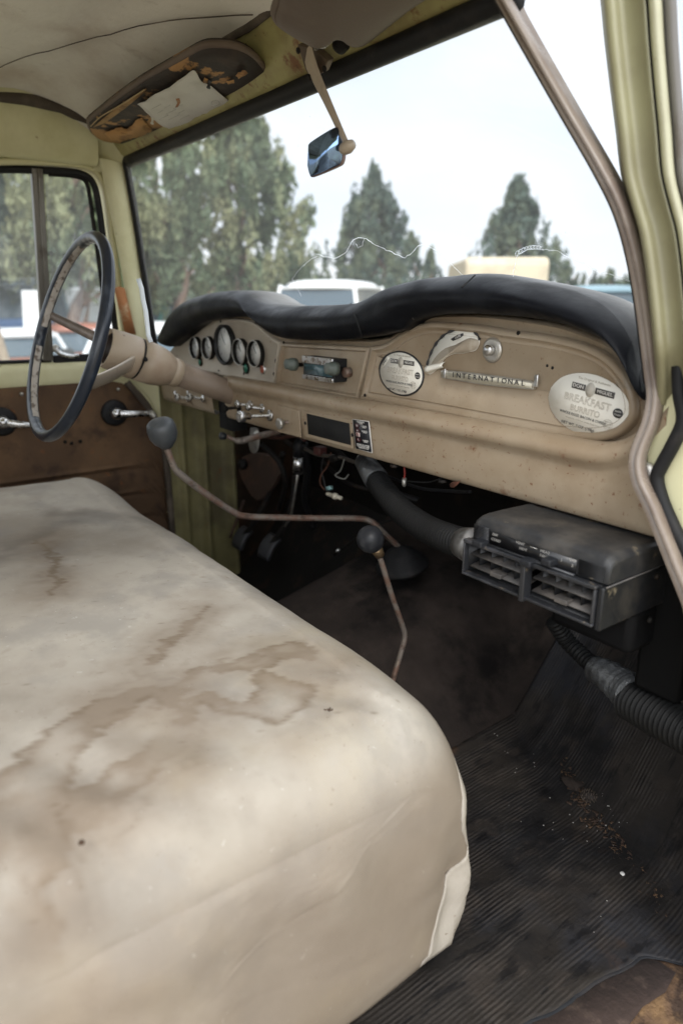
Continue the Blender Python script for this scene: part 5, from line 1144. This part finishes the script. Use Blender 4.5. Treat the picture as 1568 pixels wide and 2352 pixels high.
v2 = thing('sun_visor', 'smooth brown vinyl sun visor folded up at the top centre, above the mirror arm', 'sun visor', VP(800, 40), 'sun visors')
vo2 = s2([(640, -60), (643, -20), (641, 15), (633, 40), (640, 62), (672, 85), (715, 108), (728, 110), (748, 104), (760, 92), (775, 88), (790, 92), (806, 104), (826, 108), (850, 96), (935, 28), (985, -6), (1060, -70), (1000, -140), (760, -150)], 3)
P = [VP(a_, b_, .026) for a_, b_ in vo2]; V, F = pillow(P, .018, .010); mesh('visor_board', V, F, visorm, v2)
V, F = tube([p+Z*.008 for p in P], .0065, 8, closed=True); mesh('piping', V, F, visorm, v2)
V, F = tube([VP(724, 112, .024), VP(745, 106, .028), VP(765, 88, .028), VP(775, 84, .026)], .0028, 8); mesh('hinge_rod', V, F, chrome, v2)
V, F = lathe([(0, .012), (.010, .010), (.014, .004)], at(785, 97, y=.632), (0, -.6, -.8), 18); mesh('pivot_clip', V, F, darkm, v2)

mi = thing('rear_view_mirror', 'small rear view mirror with reflected sky blue put into its glass colour on a long tan arm from the header', 'mirror', at(770, 330, y=.60))
br = [at(a_, b_, y=.625) for a_, b_ in ((680, 98), (712, 112), (755, 128), (757, 140), (738, 160), (745, 178), (725, 196), (714, 178), (697, 152), (690, 128))]
V, F = plate([at(a_, b_, y=.628) for a_, b_ in ((682, 102), (720, 112), (752, 140), (740, 168), (712, 180), (700, 160))], (0, .012, .006)); bevel(mesh('mount_plate', V, F, visorm, mi), .002)
A0, A1, A2 = at(708, 128, y=.618), at(728, 180, y=.615), at(798, 333, y=.600)
rows = []
for k in range(15):
    t = k/14; p = A0.lerp(A1, t*3) if t < .333 else A1.lerp(A2, (t-.333)/.667); w_ = .0125*(1-t)**1.3+.0055; dr = (A2-A1).normalized(); s_ = dr.cross(Vector((.35, 1, 0))).normalized(); nn = dr.cross(s_)
    rows.append([p+s_*w_, p+s_*w_*.55-nn*.004 if nn.y > 0 else p+s_*w_*.55+nn*.004, p-s_*w_*.45+(nn if nn.y < 0 else -nn)*.004, p-s_*w_, p+(nn if nn.y > 0 else -nn)*.004])
V, F = gridVF(rows, False, True); F += [tuple(range(5)), tuple(len(V)-5+i for i in range(5))]
bevel(mesh('arm', V, F, mat('arm_paint', (.40, .33, .25), .4, layers=[((.25, .19, .14), 20, .5, .7, .6)]), mi), .001)
V, F = lathe([(0, .0001), (.003, .006), (.012, .0085), (.022, .0075), (.027, .004)], at(812, 330, y=.598), (at(785, 345, y=.598)-at(812, 330, y=.598)), 18); mesh('ball_joint', V, F, MATS['arm_paint'], mi)
for px, py in ((686, 116), (713, 177), (746, 158)):
    V, F = lathe([(0, .004), (.002, .004), (.003, .0001)], at(px, py, y=.618), (0, -1, -.3), 12); mesh('screw', V, F, darkm, mi)
gl_ = s2([(708, 338), (712, 328), (745, 306), (768, 294), (777, 297), (784, 318), (786, 352), (783, 372), (772, 382), (722, 403), (712, 402), (706, 380)], 3)
# the glass leans; put its outline on a tilted plane through the joint
MN = Vector((.45, -.85, -.125)).normalized(); M0 = at(770, 340, y=.598)
def onp(px, py, d=0):
    r = ray(px, py); t = (M0+MN*d-CAM).dot(MN)/r.dot(MN); return CAM+r*t
Pm = [onp(a_, b_) for a_, b_ in gl_]; Cm = sum(Pm, Vector())/len(Pm)
V, F = plate([Cm+(p-Cm)*1.035 for p in Pm], -MN*.010, MN*-.0008); bevel(mesh('mirror_case', V, F, mat('mirror_case_pink', (.16, .09, .075), .4), mi), .003)
V, F = plate(Pm, MN*.0005); mesh('mirror_glass', V, F, bluem, mi)

# ================================================================ floor mat and litter
def fm(x, y): return floorz(x, y)+.0095
rows = []
ys_ = np.linspace(.24, 1.19, 110)
def edge_x(y): return interp([.1, .38, .50, .55, .60, .66, .70, .74, .76, .78, .85, 1.3], [.775, .78, .786, .792, .803, .808, .818, .822, .840, .870, .872, .872], y)+.003*fb((0, y, 0), 30)
for y in ys_:
    xe = edge_x(y); row = []
    for k in range(80):
        x = .37+(xe-.37)*k/79; z = fm(x, y)+.004*fb((x, y, 0), 5)*(1 if x > .3 else 0)
        if x < .46: z = floorz(x, y)+.004+.0075*max(0, (x-.37)/.09)
        z += .0015*fb((x, y, 2), 30)
        row.append((x, y, z))
    rows.append(row)
V, F = gridVF(rows); fmat = mesh('floor_mat', V, F, matm, org=Vector((.5, .7, .66))); tag(fmat, 'worn black ribbed rubber mat covering the passenger footwell and toe board', 'floor mat'); thick(fmat, .003, -1)
rows = []
for y in np.linspace(.24, .80, 70):
    xe = edge_x(y); row = []
    for k in range(14):
        t = k/13; x = xe-.052*(1-t)+.003*fb((t, y, 3), 12)*(1-t)+.004*t; row.append((x, y, fm(x, y)+.004*fb((x, y, 0), 5)+.0015*fb((x, y, 2), 30)+.0022-(.0022 if k == 0 else 0)))
    rows.append(row)
V, F = gridVF(rows); thick(mesh('mat_border', V, F, mat('mat_border', (.016, .017, .020), .6, spec=.2, layers=[((.040, .035, .034), 7, .46, .64, .75), ((.010, .009, .010), 9, .56, .64, .9), ((.10, .09, .085), 30, .62, .7, .5)], bump=(60, .5, .003), rlayer=(9, .4, .8)), fmat), .002, -1)
def F_at(px, py): 
    p = at(px, py, z=.672)
    for _ in range(12): p = at(px, py, z=fm(p.x, p.y)+.002)
    return p
flake = mat('white_flake', (.7, .68, .65), .7)
c = F_at(1428, 2010); V, F = lathe([(0, .004), (.002, .0055), (.004, .005), (.0055, .002)], c-Z*.001, Z, 7); o = mesh('paint_flake', V, F, flake); tag(o, 'largest white chip lying on the rubber mat near the right edge', 'flake')
for (px, py, lab) in ((1305, 1788, 'thin white splinter on the mat by the dirt in the crease'), (1375, 1777, 'tiny white chip on the toe board crease'), (1197, 2358-380, 'small pale chip in the middle of the mat')):
    c = F_at(px, py); V, F = xbox(c, (.004, .002, 0), (-.001, .0015, 0), (0, 0, .0006)); bevel(tag(mesh('paint_flake', V, F, flake), lab, 'flake'), .0003)
TV, TF = [], []
for k in range(130):
    px, py = random.choice(((1210, 1920, 110, 160), (1260, 2100, 160, 140), (1180, 1770, 90, 40), (1420, 1900, 90, 130)))[:4][0:2], None
    cx_, cy_, sx_, sy_ = random.choice(((1230, 1960, 120, 120), (1260, 2120, 150, 120), (1190, 1740, 60, 50), (1400, 1880, 80, 90)))
    c = F_at(random.gauss(cx_, sx_*.5), random.gauss(cy_, sy_*.5)); a_ = random.uniform(0, 6.3); s_ = random.uniform(.0004, .0011)
    v, f = xbox(c, (math.cos(a_)*s_, math.sin(a_)*s_, 0), (-math.sin(a_)*s_*.6, math.cos(a_)*s_*.6, 0), (0, 0, s_*.4)); TV, TF = join((TV, TF), (v, f))
tag(mesh('grit', TV, TF, mat('grit', (.5, .48, .45), .8)), 'scatter of tiny pale grit on the ribbed mat', 'grit', kind='stuff')
cone = thing('pine_cone', 'small dark pine cone lying in the crease between floor and toe board', 'pine cone', F_at(1343, 1838))
V, F = lathe([(0, .003), (.008, .0085), (.018, .009), (.026, .005), (.029, .001)], F_at(1343, 1838)+Vector((-.01, 0, .006)), (1, .3, .2), 16); mesh('cone_core', V, F, mat('cone_dark', (.025, .018, .014), .8), cone)
TV, TF = [], []; cb = F_at(1343, 1838)+Vector((-.01, 0, .006)); ca_ = Vector((1, .3, .2)).normalized(); o1 = ca_.orthogonal().normalized(); o2 = ca_.cross(o1)
for k in range(46):
    t = k/46; a_ = k*2.4; rr = .0105*math.sin(math.pi*(.15+.8*t)); d = o1*math.cos(a_)+o2*math.sin(a_); p = cb+ca_*(.002+.026*t)+d*rr
    v, f = xbox(p, d*.0022+ca_*.001, d.cross(ca_)*.0020, ca_*.0005); TV, TF = join((TV, TF), (v, f))
mesh('cone_scales', TV, TF, mat('cone_scale', (.11, .085, .065), .8), cone)
# dirt lump in the crease
c = F_at(1318, 1800); V, F = [], []
bm = bmesh.new(); bmesh.ops.create_icosphere(bm, subdivisions=3, radius=1)
for v in bm.verts: v.co = Vector((v.co.x*.022, v.co.y*.014, v.co.z*.008))*(1+.5*fb(v.co, 1.8))+c
V = [v.co.copy() for v in bm.verts]; F = [tuple(v.index for v in f.verts) for f in bm.faces]; bm.free()
tag(mesh('dirt_clod', V, F, mat('dirt', (.025, .017, .013), .95, bump=(120, .8, .003))), 'dark clod of dirt beside the pine cone', 'dirt')
# leaf litter along the crease
TV, TF = [], []
for k in range(260):
    t = random.random(); c = F_at(1290+230*t+random.gauss(0, 10), 1770+310*t+random.gauss(0, 16)); a_ = random.uniform(0, 6.3); s_ = random.uniform(.0015, .005)
    v, f = xbox(c+Z*.001, (math.cos(a_)*s_, math.sin(a_)*s_, random.uniform(-.001, .001)), (-math.sin(a_)*s_*.4, math.cos(a_)*s_*.4, random.uniform(-.001, .001)), (0, 0, .0004)); TV, TF = join((TV, TF), (v, f))
tag(mesh('leaf_litter', TV, TF, mat('litter', (.05, .03, .02), .95, layers=[((.14, .08, .04), 60, .5, .6, .8)])), 'brown leaf litter and dirt along the crease of the mat', 'litter', kind='stuff')

# ================================================================ outdoors
gm = mat('yard_dirt', (.26, .21, .15), .95, layers=[((.34, .30, .20), .6, .45, .6, .8), ((.16, .15, .08), .25, .5, .65, .7), ((.40, .36, .27), 3, .55, .7, .6)], bump=(6, .3, .02))
rows = [[(x, y, .25*noise.noise(Vector((x*.02, y*.02, 0)))+(.04*noise.noise(Vector((x*.3, y*.3, 4))))-.04 if math.hypot(x, y) > 6 else -.02) for x in np.linspace(-420, 420, 110)] for y in np.linspace(-420, 420, 110)]
V, F = gridVF(rows); g = mesh('ground', V, F, gm, org=Vector((0, 0, 0))); g['kind'] = 'structure'

def leafmat(name, c1, c2, c3):
    m = mat(name, c1, .75, spec=.2, layers=[(c2, .7, .42, .60, .85, (1, 1, .6)), (c3, 1.9, .52, .68, .7)]); n = m.node_tree; b = n.nodes['Principled BSDF']
    tl = n.nodes.new('ShaderNodeBsdfTranslucent'); mxs = n.nodes.new('ShaderNodeMixShader'); mxs.inputs[0].default_value = .15
    src = b.inputs['Base Color'].links[0].from_socket; n.links.new(src, tl.inputs[0]); o = n.nodes['Material Output']
    n.links.new(b.outputs[0], mxs.inputs[1]); n.links.new(tl.outputs[0], mxs.inputs[2]); n.links.new(mxs.outputs[0], o.inputs[0]); return m
jun = leafmat('juniper_leaf', (.125, .165, .095), (.33, .335, .185), (.030, .050, .045))
jun2 = leafmat('dark_juniper_leaf', (.085, .12, .095), (.17, .195, .115), (.035, .055, .055))
bark = mat('juniper_bark', (.20, .13, .09), .9, layers=[((.36, .27, .21), 3, .45, .65, .7, (3, 3, .4))], bump=(20, .6, .02, (3, 3, .4)))
def fastmesh(name, V, nq, m, parent):
    me = bpy.data.meshes.new(name); me.vertices.add(len(V)); me.vertices.foreach_set('co', V.astype(np.float32).ravel())
    me.loops.add(nq*4); me.polygons.add(nq); me.loops.foreach_set('vertex_index', np.arange(nq*4, dtype=np.int32))
    me.polygons.foreach_set('loop_start', np.arange(0, nq*4, 4, dtype=np.int32)); me.polygons.foreach_set('loop_total', np.full(nq, 4, dtype=np.int32))
    me.materials.append(m); me.update(); me.validate(); o = bpy.data.objects.new(name, me); COL.objects.link(o); o.parent = parent; return o
def tree(label, px, dist, pytop, width_px, m, n_cl=150, n_lf=120, group='trees around the yard', z0=.8, peaks=1, dens=1.0, name='juniper_tree', leaf=.10, seed=1, taper=1.0, prof_=1.3):
    n_cl = int(n_cl*(1.05 if m is jun else 1.15)); n_lf = int(n_lf*.32)
    rng = np.random.RandomState(seed)
    base = far(px, dist); top = far(px, dist, pytop).z; H_ = top; Wd = width_px/1665*dist/2
    t = thing(name, label, 'tree', Vector((base.x, base.y, 0)), group)
    # trunk with limbs
    tips = []; TV, TF = tube(smoothpath([(base.x+.12*rng.randn()*k, base.y+.12*rng.randn()*k, H_*.8*k/4) for k in range(5)], 4), [.02+.028*H_*(1-k/17) for k in range(17)], 8)
    for k in range(9):
        z = H_*(.12+.07*k); a_ = rng.rand()*6.28; L = Wd*(.7-.05*k); d = Vector((math.cos(a_), math.sin(a_), .55))
        s_ = Vector((base.x, base.y, z)); v, f = tube(smoothpath([s_, s_+d*L*.5, s_+d*L+Z*.15*L], 4), [.010*H_*(1-i/9)+.008 for i in range(9)], 6); TV, TF = join((TV, TF), (v, f))
    mesh('trunk', TV, TF, bark, t)
    offs = [(0, 0, 1.0)]+[(rng.uniform(-.45, .45)*Wd, rng.uniform(-.4, .4)*Wd, rng.uniform(.62, .86)) for _ in range(peaks-1)]
    P = []
    for k in range(n_cl):
        ox, oy, hh = offs[rng.randint(len(offs))] if rng.rand() < .75 else offs[0]
        u = rng.rand()**.85; z = z0+(H_*hh-z0)*u
        a_ = rng.rand()*6.28; rad = Wd*(1-.35*(hh < 1))*max(.05, (1-u**prof_)**.75)*(.82+.75*noise.noise(Vector((math.cos(a_)*1.6, math.sin(a_)*1.6+seed*3.1, u*H_*.9))))
        if u < .15: rad *= .7+2*u
        r_ = rad*math.sqrt(rng.uniform(.10, 1.0))*(1 if rng.rand() < .78 else 1.32)
        P.append((base.x+ox+math.cos(a_)*r_, base.y+oy+math.sin(a_)*r_, z, (.17+.15*rng.rand())*Wd**.5*(.6+.4*(1-u))*dens))
    P = np.array(P); A = []
    for cx_, cy_, cz_, s_ in P:
        n = n_lf; q = rng.randn(n, 3); q /= np.linalg.norm(q, axis=1)[:, None]; q *= (rng.rand(n, 1)**.45)*s_; q[:, 2] *= 1.7; q[:, :2] *= .62
        # wispy upright tuft
        q[:, 2] += .35*s_*rng.rand(n)
        c = q+np.array((cx_, cy_, cz_-Vector((0, 0, 0)).z)); up_ = np.array((0, 0, 1.0))+rng.randn(n, 3)*.55; up_ /= np.linalg.norm(up_, axis=1)[:, None]
        sd_ = np.cross(up_, rng.randn(n, 3)); sd_ /= np.linalg.norm(sd_, axis=1)[:, None]; l = leaf*(.6+.8*rng.rand(n, 1)); w_ = l*.42
        A.append(np.stack([c-up_*l-sd_*w_*.4, c-up_*l*.2+sd_*w_, c+up_*l, c-up_*l*.2-sd_*w_], 1))
    A = np.concatenate(A).reshape(-1, 3)-np.array((base.x, base.y, 0)); fastmesh('crown', A, len(A)//4, m, t); return t
tree('tallest and broadest pale green juniper, rising behind the driver half of the windshield', 555, 21, 222, 330, jun, 330, 150, seed=4, peaks=1, leaf=.11, prof_=2.6)
tree('pale green bushy juniper just inside the left edge of the windshield', 395, 19, 290, 300, jun, 270, 150, seed=5, peaks=3, leaf=.10, z0=1.4, prof_=2.6)
tree('tall yellow green juniper seen through the vent window behind the steering wheel', 190, 16, 200, 300, jun, 240, 140, seed=8, peaks=3, leaf=.09, z0=1.9, prof_=3)
tree('dark green juniper seen through the main side window at the left edge', -10, 17, 200, 290, jun2, 230, 140, seed=12, peaks=3, leaf=.09, z0=1.6, prof_=3)
tree('low spreading juniper at the right foot of the tallest one', 690, 27, 540, 120, jun2, 60, 110, seed=14, leaf=.10, z0=.4)
tree('pointed mid green juniper right below the rear view mirror', 855, 31, 405, 300, jun2, 260, 130, seed=17, peaks=1, leaf=.13, z0=.4, prof_=1.15)
tree('small narrow juniper at the right foot of the pointed one', 940, 36, 540, 130, jun2, 80, 100, seed=19, leaf=.12, z0=.3)
tree('small bluish juniper between the white roofed wagon and the camper', 985, 42, 580, 100, jun2, 60, 90, seed=20, leaf=.13, z0=.3)
tree('dark open crowned juniper standing behind the beige camper', 1172, 33, 425, 290, jun2, 230, 120, seed=24, peaks=1, leaf=.13, z0=.4, prof_=1.1)
tree('shorter dark juniper touching the right side of the one behind the camper', 1240, 38, 560, 70, jun2, 60, 90, seed=25, leaf=.13, z0=.3)
tree('lone small conifer in the gap of sky right of the camper', 1296, 55, 606, 75, jun2, 46, 80, seed=27, leaf=.16, z0=.3)
tree('low conifer above the blue pickup roof', 1392, 55, 622, 90, jun2, 50, 80, seed=29, leaf=.16, z0=.3)
tree('low conifer against the right front pillar', 1440, 50, 640, 80, jun2, 40, 80, seed=31, leaf=.15, z0=.3)
# distant wood, one mass
rng = np.random.RandomState(40); A = []
for k in range(420):
    px = rng.uniform(-250, 1600); d_ = rng.uniform(70, 120); b_ = far(px, d_); hh = rng.uniform(3.0, 5.2)*(1.15 if px < 900 else .85)
    n = 80; u = rng.rand(n)**1.1; a_ = rng.rand(n)*6.28; r_ = (1-u)*1.5*np.sqrt(rng.rand(n)); c = np.stack([b_.x+np.cos(a_)*r_, b_.y+np.sin(a_)*r_, hh*u], 1)
    up_ = np.array((0, 0, 1.0))+rng.randn(n, 3)*.5; sd_ = np.cross(up_, rng.randn(n, 3)); sd_ /= np.linalg.norm(sd_, axis=1)[:, None]
    A.append(np.stack([c-up_*.3, c+sd_*.2, c+up_*.35, c-sd_*.2], 1))
A = np.concatenate(A).reshape(-1, 3)
wd_ = bpy.data.objects.new('tmp', None); COL.objects.link(wd_)
o = fastmesh('distant_wood', A, len(A)//4, leafmat('far_leaf', (.10, .13, .09), (.16, .18, .12), (.06, .08, .07)), None); bpy.data.objects.remove(wd_)
tag(o, 'far-off line of low trees along the horizon', 'woods', kind='stuff')

tyre = mat('tyre_rubber', (.02, .02, .02), .8); rimm = mat('wheel_rim', (.35, .35, .35), .4, .7); cglass = mat('car_glass', (.06, .09, .11), .08); lamp = mat('headlight_glass', (.6, .6, .58), .15)
def vehicle(name, label, cat, px, dist, yaw, L, Wd, H_, body, roof, kind='wagon', group='old vehicles parked in the yard', py_off=0):
    b_ = far(px, dist); t = thing(name, label, cat, Vector((b_.x, b_.y, 0)), group); o = Vector((b_.x, b_.y, 0))
    cx_, sx_ = math.cos(yaw), math.sin(yaw)
    def T(p): return o+Vector((p[0]*cx_-p[1]*sx_, p[0]*sx_+p[1]*cx_, p[2]))
    def ext(prof, w0, w1f=lambda z: 1): # extrude side profile across the width, tapering
        n = len(prof); V = [T((x, -w0*w1f(z), z)) for x, z in prof]+[T((x, w0*w1f(z), z)) for x, z in prof]
        return V, [tuple(range(n)), tuple(range(2*n-1, n-1, -1))]+[(i, (i+1) % n, n+(i+1) % n, n+i) for i in range(n)]
    h = L/2; w2 = Wd/2; bz = H_*.30; belt = H_*.60
    if kind == 'camper':
        V, F = ext([(-h, .45), (h*.75, .45), (h*.82, 1.1), (h*.95, 1.5), (h*.95, H_*.93), (h*.85, H_), (-h*.95, H_), (-h, H_*.94)], w2); bevel(mesh('body', V, F, body, t), .22, 4)
        V, F = join(xbox(T((-h-.005, 0, H_*.55)), T((0, w2*.35, 0))-o, (0, 0, .3), T((.01, 0, 0))-o)); mesh('rear_window', V, F, cglass, t)
        for s_ in (-1, 1):
            V, F = xbox(T((0, s_*(w2+.005), H_*.60)), T((h*.55, 0, 0))-o, (0, 0, .28), T((0, .01, 0))-o); mesh('side_window', V, F, cglass, t)
        V, F = xbox(T((0, 0, H_*.45)), T((h*.95, 0, 0))-o, (0, 0, .06), T((0, w2+.008, 0))-o); mesh('stripe', V, F, mat('stripe_brown', (.25, .14, .08), .5) if 'stripe_brown' not in MATS else MATS['stripe_brown'], t)
    elif kind == 'box':
        V, F = ext([(-h, .6), (h, .6), (h, H_), (-h, H_)], w2); bevel(mesh('box_body', V, F, body, t), .04)
        V, F = xbox(T((0, 0, .55)), T((h*1.02, 0, 0))-o, (0, 0, .05), T((0, w2*.8, 0))-o); mesh('chassis', V, F, darkm, t)
        for z in (.33, .66):
            V, F = xbox(T((0, 0, .6+(H_-.6)*z)), T((h+.006, 0, 0))-o, (0, 0, .012), T((0, w2+.006, 0))-o); mesh('seam_rail', V, F, alum, t)
    else:
        if kind == 'wagon': lo = [(-h, .38), (h, .38), (h*1.0, belt*.93), (h*.45, belt*1.02), (-h, belt*1.02)]; gh = [(-h*.97, belt), (h*.42, belt), (h*.22, H_), (-h*.88, H_)]
        elif kind == 'pickup': lo = [(-h, .42), (h, .42), (h, belt*.95), (h*.35, belt), (-h, belt)]; gh = [(-h*.12, belt), (h*.38, belt), (h*.22, H_), (-h*.06, H_)]
        else: lo = [(-h, .35), (h, .35), (h, belt*.86), (h*.5, belt), (-h*.6, belt), (-h, belt*.92)]; gh = [(-h*.62, belt), (h*.45, belt), (h*.15, H_), (-h*.35, H_)]
        V, F = ext(lo, w2); bevel(mesh('body', V, F, body, t), .07, 3)
        tp = lambda z: 1-.16*(z-belt)/(H_-belt)
        V, F = ext(gh, w2*.93, tp); bevel(mesh('cabin', V, F, cglass, t), .03)
        (xa_, xb_) = (gh[3][0], gh[2][0])
        rw = []
        for a_ in np.linspace(-1, 1, 17):
            rr_ = []
            for c_ in np.linspace(-1, 1, 13):
                e_ = min(1, (abs(a_)**4+abs(c_)**4)); k_ = (1-.06*c_*c_); rr_.append(T(((xa_+xb_)/2+a_*((xb_-xa_)/2+.10)*k_, c_*w2*.84*(1-.05*a_*a_), H_-.05+.13*(1-e_)**.5)))
            rw.append(rr_)
        V, F = gridVF(rw); thick(mesh('roof', V, F, roof, t), .05)
        for s_ in (-1, 1):
            for (p_, q_) in ((gh[0], gh[3]), (gh[1], gh[2])):
                V, F = tube([T((p_[0], s_*w2*.925, p_[1])), T((q_[0], s_*w2*.775, q_[1]))], .035, 8); mesh('roof_post', V, F, roof, t)
        V, F = xbox(T((h+.06, 0, .52)), T((.06, 0, 0))-o, (0, 0, .07), T((0, w2*.98, 0))-o); bevel(mesh('bumper', V, F, chrome, t), .02)
        for s_ in (-1, 1):
            V, F = lathe([(0, .10), (.03, .09), (.045, .04)], T((h-.01, s_*w2*.75, belt*.78)), T((1, 0, 0))-o, 18); mesh('headlight', V, F, lamp, t)
    for a_ in (-.62, .62):
        for s_ in (-1, 1):
            c = T((a_*h, s_*(w2-.09), .34)); ax = T((0, s_, 0))-o
            V, F = lathe([(-.10, .20), (-.10, .32), (-.07, .34), (.07, .34), (.10, .32), (.10, .20)], c, ax, 24, False); wh = mesh('wheel', V, F, tyre, t)
            V, F = lathe([(.07, .20), (.085, .18), (.06, .10), (.09, .05), (.092, .0001)], c, ax, 20); mesh('wheel_rim', V, F, rimm, wh)
def paint(n, c, r=.35): return mat(n, c, r, layers=[((c[0]*.7, c[1]*.7, c[2]*.7), 2, .45, .65, .5)])
white = paint('white_paint', (.78, .78, .76)); teal = paint('teal_paint', (.10, .30, .31)); beige = paint('beige_paint', (.60, .50, .34)); blue = paint('blue_paint', (.05, .12, .26)); lblue = paint('light_blue_paint', (.20, .30, .34)); red = paint('orange_red_paint', (.34, .12, .07)); grn = paint('green_paint', (.03, .18, .15)); yl = paint('ochre_paint', (.55, .38, .16))
vehicle('station_wagon', 'white roofed old wagon seen over the dip in the middle of the dashboard', 'station wagon', 788, 14.5, R(128), 3.9, 1.75, 1.76, lblue, white, 'wagon')
vehicle('camper', 'beige camper showing only its roof above the right half of the dashboard', 'camper', 1128, 20, R(142), 3.9, 2.0, 2.50, beige, beige, 'camper')
vehicle('box_trailer', 'small ochre box trailer behind the left end of the padded dash top', 'trailer', 603, 27, R(140), 3.0, 1.6, 2.05, yl, yl, 'box')
vehicle('pickup_truck', 'light blue pickup cab at the far right of the windshield', 'pickup truck', 1392, 17, R(150), 4.6, 1.9, 1.72, lblue, lblue, 'pickup')
vehicle('sedan', 'green sedan low at the left end of the windshield, behind the white car', 'sedan', 372, 20, R(120), 4.4, 1.8, 1.42, grn, grn, 'sedan')
vehicle('sedan', 'white sedan low at the left end of the windshield, nearest to the cab', 'sedan', 345, 11.0, R(150), 4.0, 1.7, 1.10, white, white, 'sedan')
vehicle('pickup_truck', 'dark blue truck seen through the left part of the driver side window', 'pickup truck', 40, 19, R(170), 5.2, 2.0, 1.86, blue, lblue, 'wagon')
vehicle('box_trailer', 'white box trailer seen through the steering wheel and vent window', 'trailer', 172, 20, R(170), 2.2, 1.5, 1.80, white, white, 'box')
vehicle('sedan', 'orange red low car below the white trailer in the side window', 'sedan', 175, 15, R(160), 3.4, 1.5, .98, red, red, 'sedan')
vehicle('sedan', 'small orange car at the bottom left of the driver side window', 'sedan', 30, 14.5, R(175), 3.2, 1.5, .92, red, white, 'sedan')
vehicle('pickup_truck', 'red pickup among the trees left of the dashboard', 'pickup truck', 500, 40, R(130), 4.6, 1.9, 1.7, red, white, 'pickup')
# white board leaning on the blue truck, weathered post by the window
b_ = far(80, 14.2); V, F = xbox(b_+Z*(-b_.z+1.25), RIGHT*.24, (0, .03, .42), FWD*.02); bo = bevel(mesh('white_board', V, F, white), .01); tag(bo, 'white board leaning in front of the dark blue truck', 'board')
V, F = xbox(b_+Z*(-b_.z+.42), RIGHT*.20, (0, .02, .42), FWD*.02); mesh('board_leg', V, F, wood, bo)
b_ = far(8, 7.5); V, F = tube(smoothpath([(b_.x, b_.y, -.1), (b_.x+.02, b_.y-.04, .8), (b_.x-.10, b_.y-.14, 1.55)], 5), [.055, .05, .05, .048, .046, .046, .044, .042, .04, .038, .036], 10); tag(mesh('wooden_post', V, F, wood), 'pale leaning wooden post at the left edge of the side window', 'post')
